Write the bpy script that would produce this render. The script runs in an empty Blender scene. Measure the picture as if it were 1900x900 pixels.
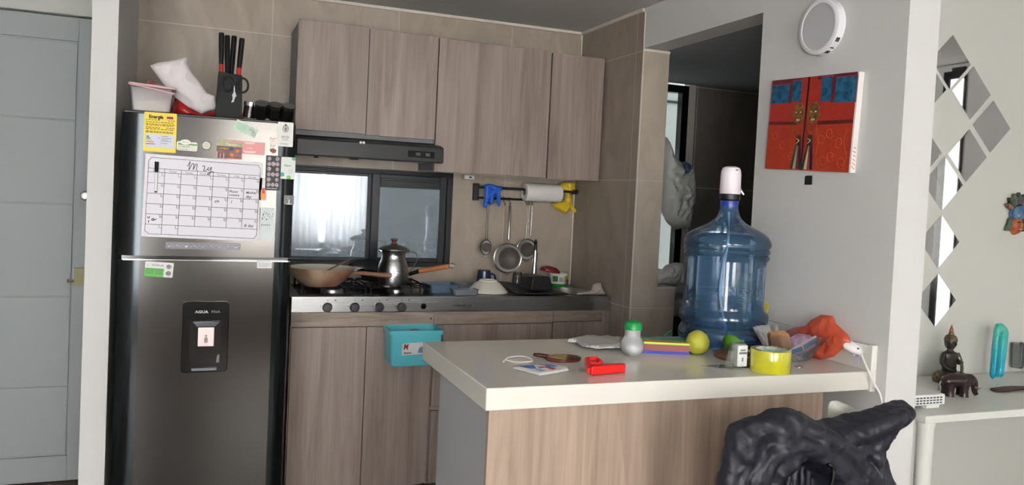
import bpy, bmesh, math, random
from mathutils import Vector, Matrix, noise, Euler
PI = math.pi
S = bpy.context.scene
C = S.collection
# ---------------------------------------------------------------- camera, light, exposure
RX = Vector((0.93228368, -0.35857854, 0.04762945))     # camera right
UP = Vector((-0.03253533, 0.04801489, 0.99831659))     # camera up
FW = Vector((0.36026183, 0.93226391, -0.03309702))     # camera forward
EYE = Vector((0, 0, 1.376)); FPX = 1489.34; CY = 412.39
cam_d = bpy.data.cameras.new('camera'); cam = bpy.data.objects.new('camera', cam_d); C.objects.link(cam)
cam.matrix_world = Matrix(((RX.x, UP.x, -FW.x, 0), (RX.y, UP.y, -FW.y, 0), (RX.z, UP.z, -FW.z, 1.376), (0, 0, 0, 1)))
cam_d.sensor_width = 36; cam_d.lens = 36 * FPX / 1900; cam_d.shift_y = -(450 - CY) / 1900; cam_d.clip_start = .05
S.camera = cam
S.view_settings.view_transform = 'Standard'; S.view_settings.look = 'None'
S.view_settings.gamma = 1; S.view_settings.use_curve_mapping = False
S.view_settings.exposure = 0.55
w = bpy.data.worlds.new('World'); S.world = w; w.use_nodes = True
w.node_tree.nodes['Background'].inputs[0].default_value = (.93, .97, 1, 1)
w.node_tree.nodes['Background'].inputs[1].default_value = 1.3
def area(name, loc, rot, sx, sy, power, col):
    l = bpy.data.lights.new(name, 'AREA'); l.shape = 'RECTANGLE'; l.size = sx; l.size_y = sy; l.energy = power; l.color = col
    o = bpy.data.objects.new(name, l); C.objects.link(o); o.location = loc; o.rotation_euler = rot; return o
# daylight entering by the rear and side living-room windows, plus two added fill lamps
area('daylight_rear', (1.10, -2.36, 1.42), (PI / 2, 0, PI), 1.86, 1.5, 175, (1, .985, .96))
area('fill_rear_left', (-1.07, -2.36, 1.25), (PI / 2, 0, PI), .9, 1.9, 120, (.96, .98, 1))  # added fill lamp, brightens the walls that face left
area('fill_rear_right', (3.55, -2.36, 1.3), (PI / 2, 0, PI), .9, 1.8, 14, (.97, .99, 1))  # added fill lamp, brightens the far wall seen in the diamond mirrors
area('daylight_side', (4.182, 1.075, 1.25), (0, PI / 2, 0), 1.9, .085, 2, (1, .99, .97))
S.cycles.transparent_max_bounces = 24

def at(px, py, ax, val):
    """point of the plane ax=val that lies on the photo position px,py"""
    d = RX * (px - 950) / FPX - UP * (py - CY) / FPX + FW
    i = 'xyz'.index(ax); t = (val - EYE[i]) / d[i]
    return EYE + d * t
# ---------------------------------------------------------------- materials
def lin(c): 
    c = c / 255
    return c / 12.92 if c <= .04045 else ((c + .055) / 1.055) ** 2.4
def rgb(*c): return (lin(c[0]), lin(c[1]), lin(c[2]), 1)
MC = {}
def mat(name, col, rough=.5, metal=0, **k):
    if name in MC: return MC[name]
    m = bpy.data.materials.new(name); m.use_nodes = True; MC[name] = m
    nt = m.node_tree; b = nt.nodes['Principled BSDF']
    b.inputs['Base Color'].default_value = rgb(*col); b.inputs['Roughness'].default_value = rough
    b.inputs['Metallic'].default_value = metal
    if 'coat' in k: b.inputs['Coat Weight'].default_value = k['coat']
    if 'alpha' in k: b.inputs['Alpha'].default_value = k['alpha']
    if 'sss' in k:
        b.inputs['Subsurface Weight'].default_value = k['sss']; b.inputs['Subsurface Radius'].default_value = (.01, .01, .01)
    if 'trans' in k: b.inputs['Transmission Weight'].default_value = k['trans']
    if 'sheen' in k: b.inputs['Sheen Weight'].default_value = k['sheen']
    if 'vary' in k:                                   # mottled colour
        col2, sc = k['vary']
        tc = nt.nodes.new('ShaderNodeTexCoord'); n = nt.nodes.new('ShaderNodeTexNoise'); n.inputs['Scale'].default_value = sc
        n.inputs['Detail'].default_value = 5
        r = nt.nodes.new('ShaderNodeValToRGB'); r.color_ramp.elements[0].position = .35; r.color_ramp.elements[1].position = .65
        r.color_ramp.elements[0].color = rgb(*col); r.color_ramp.elements[1].color = rgb(*col2)
        nt.links.new(tc.outputs['Object'], n.inputs['Vector']); nt.links.new(n.outputs['Fac'], r.inputs['Fac']); nt.links.new(r.outputs['Color'], b.inputs['Base Color'])
    if 'bump' in k:
        sc, st = k['bump']
        tc = nt.nodes.new('ShaderNodeTexCoord'); n = nt.nodes.new('ShaderNodeTexNoise'); n.inputs['Scale'].default_value = sc; n.inputs['Detail'].default_value = 4
        bp = nt.nodes.new('ShaderNodeBump'); bp.inputs['Strength'].default_value = st; bp.inputs['Distance'].default_value = k.get('dist', .004)
        nt.links.new(tc.outputs['Object'], n.inputs['Vector']); nt.links.new(n.outputs['Fac'], bp.inputs['Height']); nt.links.new(bp.outputs['Normal'], b.inputs['Normal'])
    return m
def thin(name, tint, rough=.05, gloss=1.0, milky=0, milkcol=(230, 230, 230)):
    """thin clear plastic or glass: tinted see-through plus surface reflection"""
    if name in MC: return MC[name]
    m = bpy.data.materials.new(name); m.use_nodes = True; MC[name] = m
    nt = m.node_tree; N = nt.nodes; L = nt.links; N.clear()
    out = N.new('ShaderNodeOutputMaterial'); tr = N.new('ShaderNodeBsdfTransparent'); tr.inputs[0].default_value = rgb(*tint)
    gl = N.new('ShaderNodeBsdfGlossy'); gl.inputs['Roughness'].default_value = rough
    fr = N.new('ShaderNodeLayerWeight'); fr.inputs[0].default_value = .35
    mu = N.new('ShaderNodeMath'); mu.operation = 'MULTIPLY'; mu.inputs[1].default_value = gloss
    mx = N.new('ShaderNodeMixShader'); L.new(fr.outputs['Fresnel'], mu.inputs[0]); L.new(mu.outputs[0], mx.inputs[0])
    src = tr
    if milky:
        df = N.new('ShaderNodeBsdfDiffuse'); df.inputs[0].default_value = rgb(*milkcol)
        m2 = N.new('ShaderNodeMixShader'); m2.inputs[0].default_value = milky; L.new(tr.outputs[0], m2.inputs[1]); L.new(df.outputs[0], m2.inputs[2]); src = m2
    L.new(src.outputs[0], mx.inputs[1]); L.new(gl.outputs[0], mx.inputs[2]); L.new(mx.outputs[0], out.inputs[0])
    return m
def wood(name, c0, c1, c2, seed=0., gx=14., gz=.9, rough=.45):
    """laminate with upright grain, a few wide boards and cathedral streaks"""
    if name in MC: return MC[name]
    m = bpy.data.materials.new(name); m.use_nodes = True; MC[name] = m
    nt = m.node_tree; N = nt.nodes; L = nt.links; b = N['Principled BSDF']; b.inputs['Roughness'].default_value = rough
    g = N.new('ShaderNodeNewGeometry'); mp = N.new('ShaderNodeMapping'); mp.inputs['Scale'].default_value = (gx, gx, gz); mp.inputs['Location'].default_value = (seed, seed * .7, seed * 1.3)
    L.new(g.outputs['Position'], mp.inputs['Vector'])
    n1 = N.new('ShaderNodeTexNoise'); n1.inputs['Scale'].default_value = 1.0; n1.inputs['Detail'].default_value = 6; n1.inputs['Roughness'].default_value = .6; n1.inputs['Distortion'].default_value = 1.2
    L.new(mp.outputs[0], n1.inputs['Vector'])
    mp2 = N.new('ShaderNodeMapping'); mp2.inputs['Scale'].default_value = (gx * 9, gx * 9, gz * 3); mp2.inputs['Location'].default_value = (seed * 2, 0, seed)
    L.new(g.outputs['Position'], mp2.inputs['Vector'])
    n2 = N.new('ShaderNodeTexNoise'); n2.inputs['Scale'].default_value = 1.0; n2.inputs['Detail'].default_value = 3; L.new(mp2.outputs[0], n2.inputs['Vector'])
    mp3 = N.new('ShaderNodeMapping'); mp3.inputs['Scale'].default_value = (7.5, 7.5, .25); mp3.inputs['Location'].default_value = (seed, seed, 0)
    L.new(g.outputs['Position'], mp3.inputs['Vector'])
    v = N.new('ShaderNodeTexVoronoi'); v.inputs['Scale'].default_value = 1.; L.new(mp3.outputs[0], v.inputs['Vector'])
    r = N.new('ShaderNodeValToRGB'); e = r.color_ramp.elements; e[0].position = .30; e[0].color = rgb(*c2); e[1].position = .62; e[1].color = rgb(*c0)
    q = e.new(.46); q.color = rgb(*c1)
    L.new(n1.outputs['Fac'], r.inputs['Fac'])
    mx = N.new('ShaderNodeMix'); mx.data_type = 'RGBA'; mx.blend_type = 'MULTIPLY'; mx.inputs['Factor'].default_value = .38
    r2 = N.new('ShaderNodeValToRGB'); r2.color_ramp.elements[0].position = .35; r2.color_ramp.elements[0].color = (.66, .66, .66, 1); r2.color_ramp.elements[1].position = .6; r2.color_ramp.elements[1].color = (1, 1, 1, 1)
    L.new(n2.outputs['Fac'], r2.inputs['Fac']); L.new(r.outputs[0], mx.inputs['A']); L.new(r2.outputs[0], mx.inputs['B'])
    mx2 = N.new('ShaderNodeMix'); mx2.data_type = 'RGBA'; mx2.blend_type = 'MULTIPLY'; mx2.inputs['Factor'].default_value = .28
    vs = N.new('ShaderNodeSeparateColor'); vr = N.new('ShaderNodeMapRange'); vr.inputs['To Min'].default_value = .45; L.new(v.outputs['Color'], vs.inputs[0]); L.new(vs.outputs[0], vr.inputs[0])
    L.new(mx.outputs['Result'], mx2.inputs['A']); L.new(vr.outputs[0], mx2.inputs['B'])
    L.new(mx2.outputs['Result'], b.inputs['Base Color'])
    return m
def tile(name, axis, off_u, off_v, size=.612, c0=(178, 165, 150), c1=(160, 147, 132), grout=(205, 195, 180)):
    """large square stone tiles with pale grout"""
    if name in MC: return MC[name]
    m = bpy.data.materials.new(name); m.use_nodes = True; MC[name] = m
    nt = m.node_tree; N = nt.nodes; L = nt.links; b = N['Principled BSDF']; b.inputs['Roughness'].default_value = .42
    g = N.new('ShaderNodeNewGeometry'); sp = N.new('ShaderNodeSeparateXYZ'); L.new(g.outputs['Position'], sp.inputs[0])
    def line(sock, off):
        a = N.new('ShaderNodeMath'); a.operation = 'SUBTRACT'; a.inputs[1].default_value = off; L.new(sock, a.inputs[0])
        p = N.new('ShaderNodeMath'); p.operation = 'PINGPONG'; p.inputs[1].default_value = size / 2; L.new(a.outputs[0], p.inputs[0])
        c = N.new('ShaderNodeMath'); c.operation = 'LESS_THAN'; c.inputs[1].default_value = .0016; L.new(p.outputs[0], c.inputs[0]); return c
    l1 = line(sp.outputs['X' if axis == 'x' else 'Y'], off_u); l2 = line(sp.outputs['Z'], off_v)
    mxm = N.new('ShaderNodeMath'); mxm.operation = 'MAXIMUM'; L.new(l1.outputs[0], mxm.inputs[0]); L.new(l2.outputs[0], mxm.inputs[1])
    mp = N.new('ShaderNodeMapping'); mp.inputs['Rotation'].default_value = (.3, .6, .4); mp.inputs['Scale'].default_value = (3, 3, 1.4); L.new(g.outputs['Position'], mp.inputs[0])
    n = N.new('ShaderNodeTexNoise'); n.inputs['Scale'].default_value = 2.2; n.inputs['Detail'].default_value = 8; n.inputs['Distortion'].default_value = 1.6; L.new(mp.outputs[0], n.inputs['Vector'])
    r = N.new('ShaderNodeValToRGB'); e = r.color_ramp.elements; e[0].position = .3; e[0].color = rgb(*c1); e[1].position = .7; e[1].color = rgb(*c0)
    L.new(n.outputs['Fac'], r.inputs[0])
    mx = N.new('ShaderNodeMix'); mx.data_type = 'RGBA'; L.new(mxm.outputs[0], mx.inputs['Factor']); L.new(r.outputs[0], mx.inputs['A']); mx.inputs['B'].default_value = rgb(*grout)
    L.new(mx.outputs['Result'], b.inputs['Base Color'])
    bp = N.new('ShaderNodeBump'); bp.inputs['Strength'].default_value = .25; bp.inputs['Distance'].default_value = .01; L.new(n.outputs['Fac'], bp.inputs['Height']); L.new(bp.outputs[0], b.inputs['Normal'])
    return m
def brushed(name, col, rough, axis='z', metal=1, amt=.12):
    if name in MC: return MC[name]
    m = mat(name, col, rough, metal); nt = m.node_tree; N = nt.nodes; L = nt.links; b = N['Principled BSDF']
    tc = N.new('ShaderNodeTexCoord'); mp = N.new('ShaderNodeMapping')
    mp.inputs['Scale'].default_value = {'z': (500, 500, 2), 'x': (2, 500, 500)}[axis]
    n = N.new('ShaderNodeTexNoise'); n.inputs['Scale'].default_value = 1; n.inputs['Detail'].default_value = 3
    L.new(tc.outputs['Object'], mp.inputs[0]); L.new(mp.outputs[0], n.inputs['Vector'])
    mr = N.new('ShaderNodeMapRange'); mr.inputs['To Min'].default_value = rough - amt / 2; mr.inputs['To Max'].default_value = rough + amt; L.new(n.outputs['Fac'], mr.inputs[0]); L.new(mr.outputs[0], b.inputs['Roughness'])
    return m
# ---------------------------------------------------------------- mesh helpers
def nb(): return bmesh.new()
def face(bm, vs, mi=0):
    try: f = bm.faces.new(vs); f.material_index = mi; return f
    except ValueError: return None
def box(bm, x0, x1, y0, y1, z0, z1, mi=0):
    v = [bm.verts.new(p) for p in ((x0, y0, z0), (x1, y0, z0), (x1, y1, z0), (x0, y1, z0), (x0, y0, z1), (x1, y0, z1), (x1, y1, z1), (x0, y1, z1))]
    for q in ((0, 3, 2, 1), (4, 5, 6, 7), (0, 1, 5, 4), (1, 2, 6, 5), (2, 3, 7, 6), (3, 0, 4, 7)): face(bm, [v[i] for i in q], mi)
    return v
def prism(bm, pts, fn, d0, d1, mi=0):
    """extrude outline pts (u,v) from depth d0 to d1; fn(u,v,d)->xyz"""
    a = [bm.verts.new(fn(u, v, d0)) for u, v in pts]; b = [bm.verts.new(fn(u, v, d1)) for u, v in pts]
    face(bm, a, mi); face(bm, b[::-1], mi); n = len(pts)
    for i in range(n): face(bm, [a[i], b[i], b[(i + 1) % n], a[(i + 1) % n]], mi)
def XZ(u, v, d): return (u, d, v)
def XY(u, v, d): return (u, v, d)
def YZ(u, v, d): return (d, u, v)
def lathe(bm, prof, c=(0, 0, 0), seg=32, mi=0, sx=1, sy=1, M=None):
    rings = []
    for r, z in prof:
        ring = []
        if r < 1e-5: 
            p = Vector((0, 0, z)); p = M @ p if M else p; ring = [bm.verts.new(p + Vector(c))]
        else:
            for i in range(seg):
                a = 2 * PI * i / seg; p = Vector((r * math.cos(a) * sx, r * math.sin(a) * sy, z)); p = M @ p if M else p
                ring.append(bm.verts.new(p + Vector(c)))
        rings.append(ring)
    for A, B in zip(rings, rings[1:]):
        if len(A) == 1 and len(B) == 1: continue
        for i in range(seg):
            j = (i + 1) % seg
            if len(A) == 1: face(bm, [A[0], B[j], B[i]], mi)
            elif len(B) == 1: face(bm, [A[i], A[j], B[0]], mi)
            else: face(bm, [A[i], A[j], B[j], B[i]], mi)
def tube(bm, path, r, seg=10, mi=0, closed=False, flat=1.0):
    P = [Vector(p) for p in path]; n = len(P); rr = r if isinstance(r, (list, tuple)) else [r] * n
    rings = []; prev = None
    for i in range(n):
        if closed: t = (P[(i + 1) % n] - P[i - 1]).normalized()
        else: t = (P[min(i + 1, n - 1)] - P[max(i - 1, 0)]).normalized()
        if prev is None:
            a = Vector((0, 0, 1)) if abs(t.z) < .9 else Vector((1, 0, 0)); u = t.cross(a).normalized()
        else: u = (prev - t * prev.dot(t)).normalized()
        prev = u; v = t.cross(u)
        rings.append([bm.verts.new(P[i] + (u * math.cos(2 * PI * k / seg) + v * math.sin(2 * PI * k / seg) * flat) * rr[i]) for k in range(seg)])
    rng = range(n) if closed else range(n - 1)
    for i in rng:
        A, B = rings[i], rings[(i + 1) % n]
        for k in range(seg): face(bm, [A[k], A[(k + 1) % seg], B[(k + 1) % seg], B[k]], mi)
    if not closed: face(bm, rings[0][::-1], mi); face(bm, rings[-1], mi)
def arc(c, r, a0, a1, n, f): return [f(c[0] + r * math.cos(a0 + (a1 - a0) * i / n), c[1] + r * math.sin(a0 + (a1 - a0) * i / n)) for i in range(n + 1)]
def smooth(pts, k=6):
    """Catmull-Rom through points"""
    P = [Vector(p) for p in pts]; out = []
    for i in range(len(P) - 1):
        p0, p1, p2, p3 = P[max(i - 1, 0)], P[i], P[i + 1], P[min(i + 2, len(P) - 1)]
        for j in range(k):
            t = j / k; out.append(.5 * ((2 * p1) + (p2 - p0) * t + (2 * p0 - 5 * p1 + 4 * p2 - p3) * t * t + (3 * p1 - p0 - 3 * p2 + p3) * t ** 3))
    return out + [P[-1]]
def taper(bm, pts, r, seg=14, k=4):
    pp = smooth(pts, k); n_ = len(pp); rr = []
    for i in range(n_):
        q = i / (n_ - 1) * (len(r) - 1); j = min(int(q), len(r) - 2); rr.append(r[j] + (r[j + 1] - r[j]) * (q - j))
    tube(bm, pp, rr, seg)
def rrect(x0, x1, z0, z1, r, n=4):
    p = []
    for cx, cz, a in ((x1 - r, z1 - r, 0), (x0 + r, z1 - r, PI / 2), (x0 + r, z0 + r, PI), (x1 - r, z0 + r, 1.5 * PI)):
        for i in range(n + 1): p.append((cx + r * math.cos(a + PI / 2 * i / n), cz + r * math.sin(a + PI / 2 * i / n)))
    return p
def near(poly, x, y):
    best = 1e9; bp = (x, y)
    for i in range(len(poly)):
        ax, ay = poly[i - 1]; bx, by = poly[i]; dx, dy = bx - ax, by - ay; L2 = dx * dx + dy * dy or 1e-12
        t = max(0, min(1, ((x - ax) * dx + (y - ay) * dy) / L2)); qx, qy = ax + t * dx, ay + t * dy; d = math.hypot(x - qx, y - qy)
        if d < best: best = d; bp = (qx, qy)
    return best, bp
def inside(poly, x, y):
    c = False
    for i in range(len(poly)):
        ax, ay = poly[i - 1]; bx, by = poly[i]
        if (ay > y) != (by > y) and x < (bx - ax) * (y - ay) / (by - ay) + ax: c = not c
    return c
def pillow(bm, poly, fn, T, R, n=36, amp=0., sc=20., seed=0., back=.6, ridge=False, mi=0, lump=0):
    """soft volume inside an outline: fn(u,v,d)->xyz with d<0 towards the viewer side"""
    xs = [p[0] for p in poly]; ys = [p[1] for p in poly]; x0, x1, y0, y1 = min(xs), max(xs), min(ys), max(ys)
    h = max(x1 - x0, y1 - y0) / n; nx = int((x1 - x0) / h) + 2; ny = int((y1 - y0) / h) + 2
    cells = [(i, j) for i in range(nx) for j in range(ny) if inside(poly, x0 + (i + .5) * h, y0 + (j + .5) * h)]
    cs = set(cells); use = {}
    for i, j in cells:
        for a in ((i, j), (i + 1, j), (i + 1, j + 1), (i, j + 1)): use.setdefault(a, 0); use[a] += 1
    F = {}; B = {}
    for (i, j), k in use.items():
        x, y = x0 + i * h, y0 + j * h
        d, q = near(poly, x, y); full = all((i - a, j - b) in cs for a in (0, 1) for b in (0, 1))
        if not full: x, y = q; F[i, j] = B[i, j] = bm.verts.new(fn(x, y, noise.noise((x * sc, y * sc, seed)) * amp * .4)); continue
        t = T * math.sqrt(max(0, 1 - (1 - min(d / R, 1)) ** 2)) + .0002
        nn = noise.fractal((x * sc, y * sc, seed), 1, 2, 4)
        if ridge: nn = 1 - 2 * abs(noise.noise((x * sc, y * sc, seed))) + .3 * nn - .4
        nn *= amp * min(1, d / R * 1.5)
        F[i, j] = bm.verts.new(fn(x, y, -t - nn)); B[i, j] = bm.verts.new(fn(x, y, t * back - nn * .3))
    for i, j in cells:
        f = [F[a] for a in ((i, j), (i + 1, j), (i + 1, j + 1), (i, j + 1))]; b = [B[a] for a in ((i, j), (i, j + 1), (i + 1, j + 1), (i + 1, j))]
        face(bm, f, mi); face(bm, b, mi)
# ---------------------------------------------------------------- object helpers
def obj(name, bm, m, parent=None, world=False, bev=0, sm=True, ang=35, sub=0):
    me = bpy.data.meshes.new(name); bmesh.ops.recalc_face_normals(bm, faces=bm.faces)
    if parent is not None and world: bmesh.ops.translate(bm, verts=bm.verts, vec=-parent.location)
    bm.to_mesh(me); bm.free()
    for q in (m if isinstance(m, (list, tuple)) else [m]): me.materials.append(q)
    if sm: me.shade_smooth(); me.set_sharp_from_angle(angle=math.radians(ang))
    o = bpy.data.objects.new(name, me); C.objects.link(o)
    if parent is not None: o.parent = parent
    if bev:
        b = o.modifiers.new('bevel', 'BEVEL'); b.width = bev; b.segments = 2; b.limit_method = 'ANGLE'; b.angle_limit = math.radians(40); b.harden_normals = False
    if sub: s = o.modifiers.new('subd', 'SUBSURF'); s.levels = s.render_levels = sub
    return o
def tag(o, label, cat, group=None):
    o['label'] = label; o['category'] = cat
    if group: o['group'] = group
    return o
def thing(name, label, cat, loc=(0, 0, 0), rz=0, group=None, rot=None):
    o = bpy.data.objects.new(name, None); o.empty_display_size = .05; C.objects.link(o); o.location = loc
    o.rotation_euler = rot if rot else (0, 0, rz); return tag(o, label, cat, group)
def struct(name, bm, m, parent=None, **k):
    o = obj(name, bm, m, parent, **k)
    if parent is None: o['kind'] = 'structure'
    return o
def bxo(name, m, parent, *b, bev=0, world=False):
    bm = nb(); box(bm, *b); return obj(name, bm, m, parent, world=world, bev=bev)
def dup(root, loc, rz=None, label=None, rot=None):
    r = root.copy(); C.objects.link(r); r.location = loc
    if rz is not None: r.rotation_euler = (0, 0, rz)
    if rot is not None: r.rotation_euler = rot
    if label: r['label'] = label
    for ch in list(root.children):
        c = ch.copy(); C.objects.link(c); c.parent = r
        for g in list(ch.children): d = g.copy(); C.objects.link(d); d.parent = c
    return r
def wrap_text(o, R, a0, z0):
    """bend flat lettering round an upright cylinder"""
    for v in o.data.vertices:
        a = a0 + v.co.x / R; r = R + v.co.z; v.co = Vector((r * math.sin(a), -r * math.cos(a), z0 + v.co.y))
    o.location = (0, 0, 0); o.rotation_euler = (0, 0, 0)
def text(body, size, m, parent, loc, rot=(PI / 2, 0, 0), name='lettering', align='LEFT', sx=1, shear=0, bold=0, depth=.0003):
    cu = bpy.data.curves.new(name, 'FONT'); cu.body = body; cu.size = size; cu.align_x = align; cu.extrude = depth; cu.shear = shear; cu.offset = bold; cu.resolution_u = 3
    t = bpy.data.objects.new('tmp', cu); C.objects.link(t); dg = bpy.context.evaluated_depsgraph_get(); dg.update()
    me = bpy.data.meshes.new_from_object(t.evaluated_get(dg)); bpy.data.objects.remove(t); bpy.data.curves.remove(cu); me.name = name
    me.materials.clear(); me.materials.append(m)
    o = bpy.data.objects.new(name, me); C.objects.link(o); o.parent = parent; o.location = loc; o.rotation_euler = rot; o.scale = (sx, 1, 1); return o
# ---------------------------------------------------------------- shared materials
WALL = mat('painted_wall', (214, 213, 211), .75, bump=(90, .12)); CEIL = mat('ceiling_paint', (205, 203, 200), .85)
WARM = mat('living_wall_paint', (203, 203, 196), .75, bump=(90, .1))
TB = tile('stone_tile_back', 'x', .896, .254); TR = tile('stone_tile_right_shaded', 'y', 4.032, .254, c0=(165, 152, 138), c1=(148, 136, 123))  # right wall tile is the back tile darkened to carry its shade
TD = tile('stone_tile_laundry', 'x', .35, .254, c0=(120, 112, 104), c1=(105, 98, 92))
W1 = [wood('laminate_%s' % n, (172, 155, 146), (160, 143, 134), (138, 121, 112), s, gx) for n, s, gx in (('ash_one', 1.3, 10), ('ash_two', 7.7, 12), ('ash_three', 13.1, 11), ('ash_four', 19.4, 13), ('ash_five', 27.9, 11))]
WI = wood('laminate_island', (190, 168, 150), (176, 154, 137), (150, 130, 114), 44.4, 11)
WR = wood('laminate_rail', (176, 158, 145), (164, 146, 134), (140, 124, 112), 3.3, 2, 30)
BLACK = mat('black_plastic', (22, 23, 25), .4); GLOSSB = mat('black_gloss', (12, 13, 15), .12); ALU = mat('dark_aluminium', (48, 50, 53), .38, .6)
STEEL = brushed('brushed_steel', (190, 190, 188), .28, 'x'); CHROME = mat('chrome', (215, 215, 218), .1, 1); WHITE = mat('white_plastic', (232, 232, 230), .35)
INK = mat('black_ink', (25, 25, 28), .6); GREYM = mat('grey_melamine', (112, 113, 116), .5); PAPER = mat('white_paper', (218, 216, 218), .5)
# ---------------------------------------------------------------- the room
def sbox(name, m, *b, **k):
    bm = nb(); box(bm, *b); return struct(name, bm, m, **k)
FL = wood('dark_floor_boards', (110, 80, 62), (92, 66, 50), (70, 50, 38), 5, 4, .9, .35)
sbox('floor', FL, -1.7, 4.3, -2.5, 4.3, -.08, 0)
sbox('ceiling', CEIL, -1.7, 4.3, -2.5, 4.3, 2.29, 2.37)
bm = nb()                                                          # tiled back wall with the window opening
for b in ((-.38, .335, 0, 2.29), (1.215, 2.04, 0, 2.29), (.335, 1.215, 0, .985), (.335, 1.215, 1.478, 2.29)): box(bm, b[0], b[1], 4.032, 4.16, b[2], b[3])
struct('wall_back', bm, TB)
sbox('wall_right_tiled', TR, 1.92, 2.062, 3.36, 4.032, 0, 2.098)
sbox('wall_right_tiled_upper', TR, 1.92, 2.04, 3.36, 4.032, 2.098, 2.275)
bm = nb(); box(bm, 1.9195, 2.04, 1.81, 2.482, 0, 2.29); box(bm, 1.9195, 2.04, 2.482, 3.355, 2.10, 2.29)
struct('wall_right', bm, WALL)
TJ = tile('stone_tile_jamb_lit', 'x', .5, .254, c0=(192, 180, 164), c1=(176, 163, 147))  # same tile made paler, the light on the jamb put into its colour
sbox('wall_right_jamb', TJ, 1.921, 2.063, 3.352, 3.36, 0, 2.09)
GR = mat('white_grout', (215, 208, 196), .7)
bm = nb(); box(bm, -.29, 1.92, 4.018, 4.032, 2.276, 2.29); struct('trim_1', bm, GR)
bm = nb(); box(bm, 1.908, 1.92, 3.36, 4.032, 2.274, 2.29); struct('trim_2', bm, GR)
bm = nb(); box(bm, 1.916, 1.922, 3.347, 3.352, 0, 2.27); box(bm, 1.92, 2.064, 3.349, 3.353, 2.088, 2.10); box(bm, 1.914, 1.92, 4.026, 4.032, .9, 2.28); struct('trim_3', bm, GR)
sbox('wall_left', WALL, -.379, -.296, 3.16, 4.032, 0, 2.29)
bm = nb(); box(bm, -1.7, -.43, 4.06, 4.16, 0, 2.29); struct('wall_hall', bm, mat('hall_wall', (190, 192, 188), .8))
sbox('wall_far_left', WALL, -1.7, -1.6, -2.4, 4.06, 0, 2.29)
sbox('wall_rear', WALL, -1.7, 4.3, -2.5, -2.4, 0, 2.29)
sbox('wall_far_right', WALL, 4.2, 4.3, -2.4, 2.32, 0, 2.29)
sbox('wall_living', WARM, 2.04, 4.3, 2.32, 2.42, 0, 2.29)
# laundry behind the opening
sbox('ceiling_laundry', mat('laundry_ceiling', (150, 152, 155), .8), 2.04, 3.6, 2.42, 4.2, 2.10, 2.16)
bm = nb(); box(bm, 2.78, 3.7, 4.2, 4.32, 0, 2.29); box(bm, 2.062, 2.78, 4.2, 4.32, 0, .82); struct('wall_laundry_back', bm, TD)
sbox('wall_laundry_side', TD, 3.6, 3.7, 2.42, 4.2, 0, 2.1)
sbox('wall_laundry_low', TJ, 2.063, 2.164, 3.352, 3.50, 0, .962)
# white ledge trim of the low wall
sbox('trim_4', GR, 2.062, 2.166, 3.349, 3.50, .962, .968)
# light well outside both kitchen windows
m = mat('outside_concrete', (205, 205, 200), .9, bump=(14, .6))
bm = nb(); box(bm, -1, 6, 5.6, 5.8, -1, 4); struct('wall_outside', bm, m)
sbox('wall_outside_left', m, -1.2, -1, 4.16, 5.8, -1, 4)
bm = nb()
for z in (2.18, 2.42, 2.95, 3.3): box(bm, -1, 6, 5.585, 5.6, z, z + .018)
struct('trim_5', bm, mat('joint_shadow_gap', (70, 70, 70), .9))
bm = nb(); box(bm, 2.9, 3.25, 5.56, 5.6, 1.15, 1.86); struct('window_5', bm, ALU)
# ---------------------------------------------------------------- entrance door in the hall
DG = mat('door_paint', (158, 164, 164), .55)
t = bpy.data.objects.new('door_1', None); C.objects.link(t); t.location = (-.88, 4.03, 0); t['kind'] = 'structure'
bm = nb(); X0, X1 = -1.30, -.481; PX1 = -.531
box(bm, X0, X1, 4.034, 4.06, .004, 2.066)
box(bm, X0, -1.23, 4.022, 4.034, .004, 2.066); box(bm, PX1, X1, 4.022, 4.034, .004, 2.066)
for z0, z1 in ((.004, .118), (1.962, 2.066)): box(bm, -1.23, PX1, 4.022, 4.034, z0, z1)
zz = [.124, .432, .833, 1.243, 1.614, 1.956]
for a, b in zip(zz, zz[1:]): box(bm, -1.225, PX1 - .005, 4.026, 4.034, a + .003, b - .003)
obj('door_leaf', bm, DG, t, world=True, bev=.0015)
bm = nb(); box(bm, -.522, -.4815, 4.008, 4.022, .885, .962); tube(bm, [(-.545, 4.012, .905), (-.52, 4.012, .905)], .006); tube(bm, [(-.545, 4.012, .898), (-.545, 4.012, .912)], .004)
obj('lock', bm, mat('aged_brass', (125, 118, 88), .5, .5), t, world=True)
bm = nb(); lathe(bm, [(0, -.03), (.015, -.028), (.022, -.015), (.018, -.004), (.01, 0)], (-.487, 4.022, 1.285), 16, M=Matrix.Rotation(-PI / 2, 4, 'X'))
obj('door_knob', bm, mat('satin_metal', (165, 165, 160), .3, .7), t, world=True)
bm = nb(); box(bm, -1.36, -.43, 4.0, 4.06, 2.072, 2.15); box(bm, -1.36, -.43, 3.985, 4.06, 2.15, 2.18); box(bm, -.477, -.43, 4.0, 4.06, 0, 2.072); box(bm, -1.36, -1.305, 4.0, 4.06, 0, 2.072)
struct('trim_6', bm, mat('door_frame_paint', (196, 198, 192), .6), bev=.003)
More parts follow.
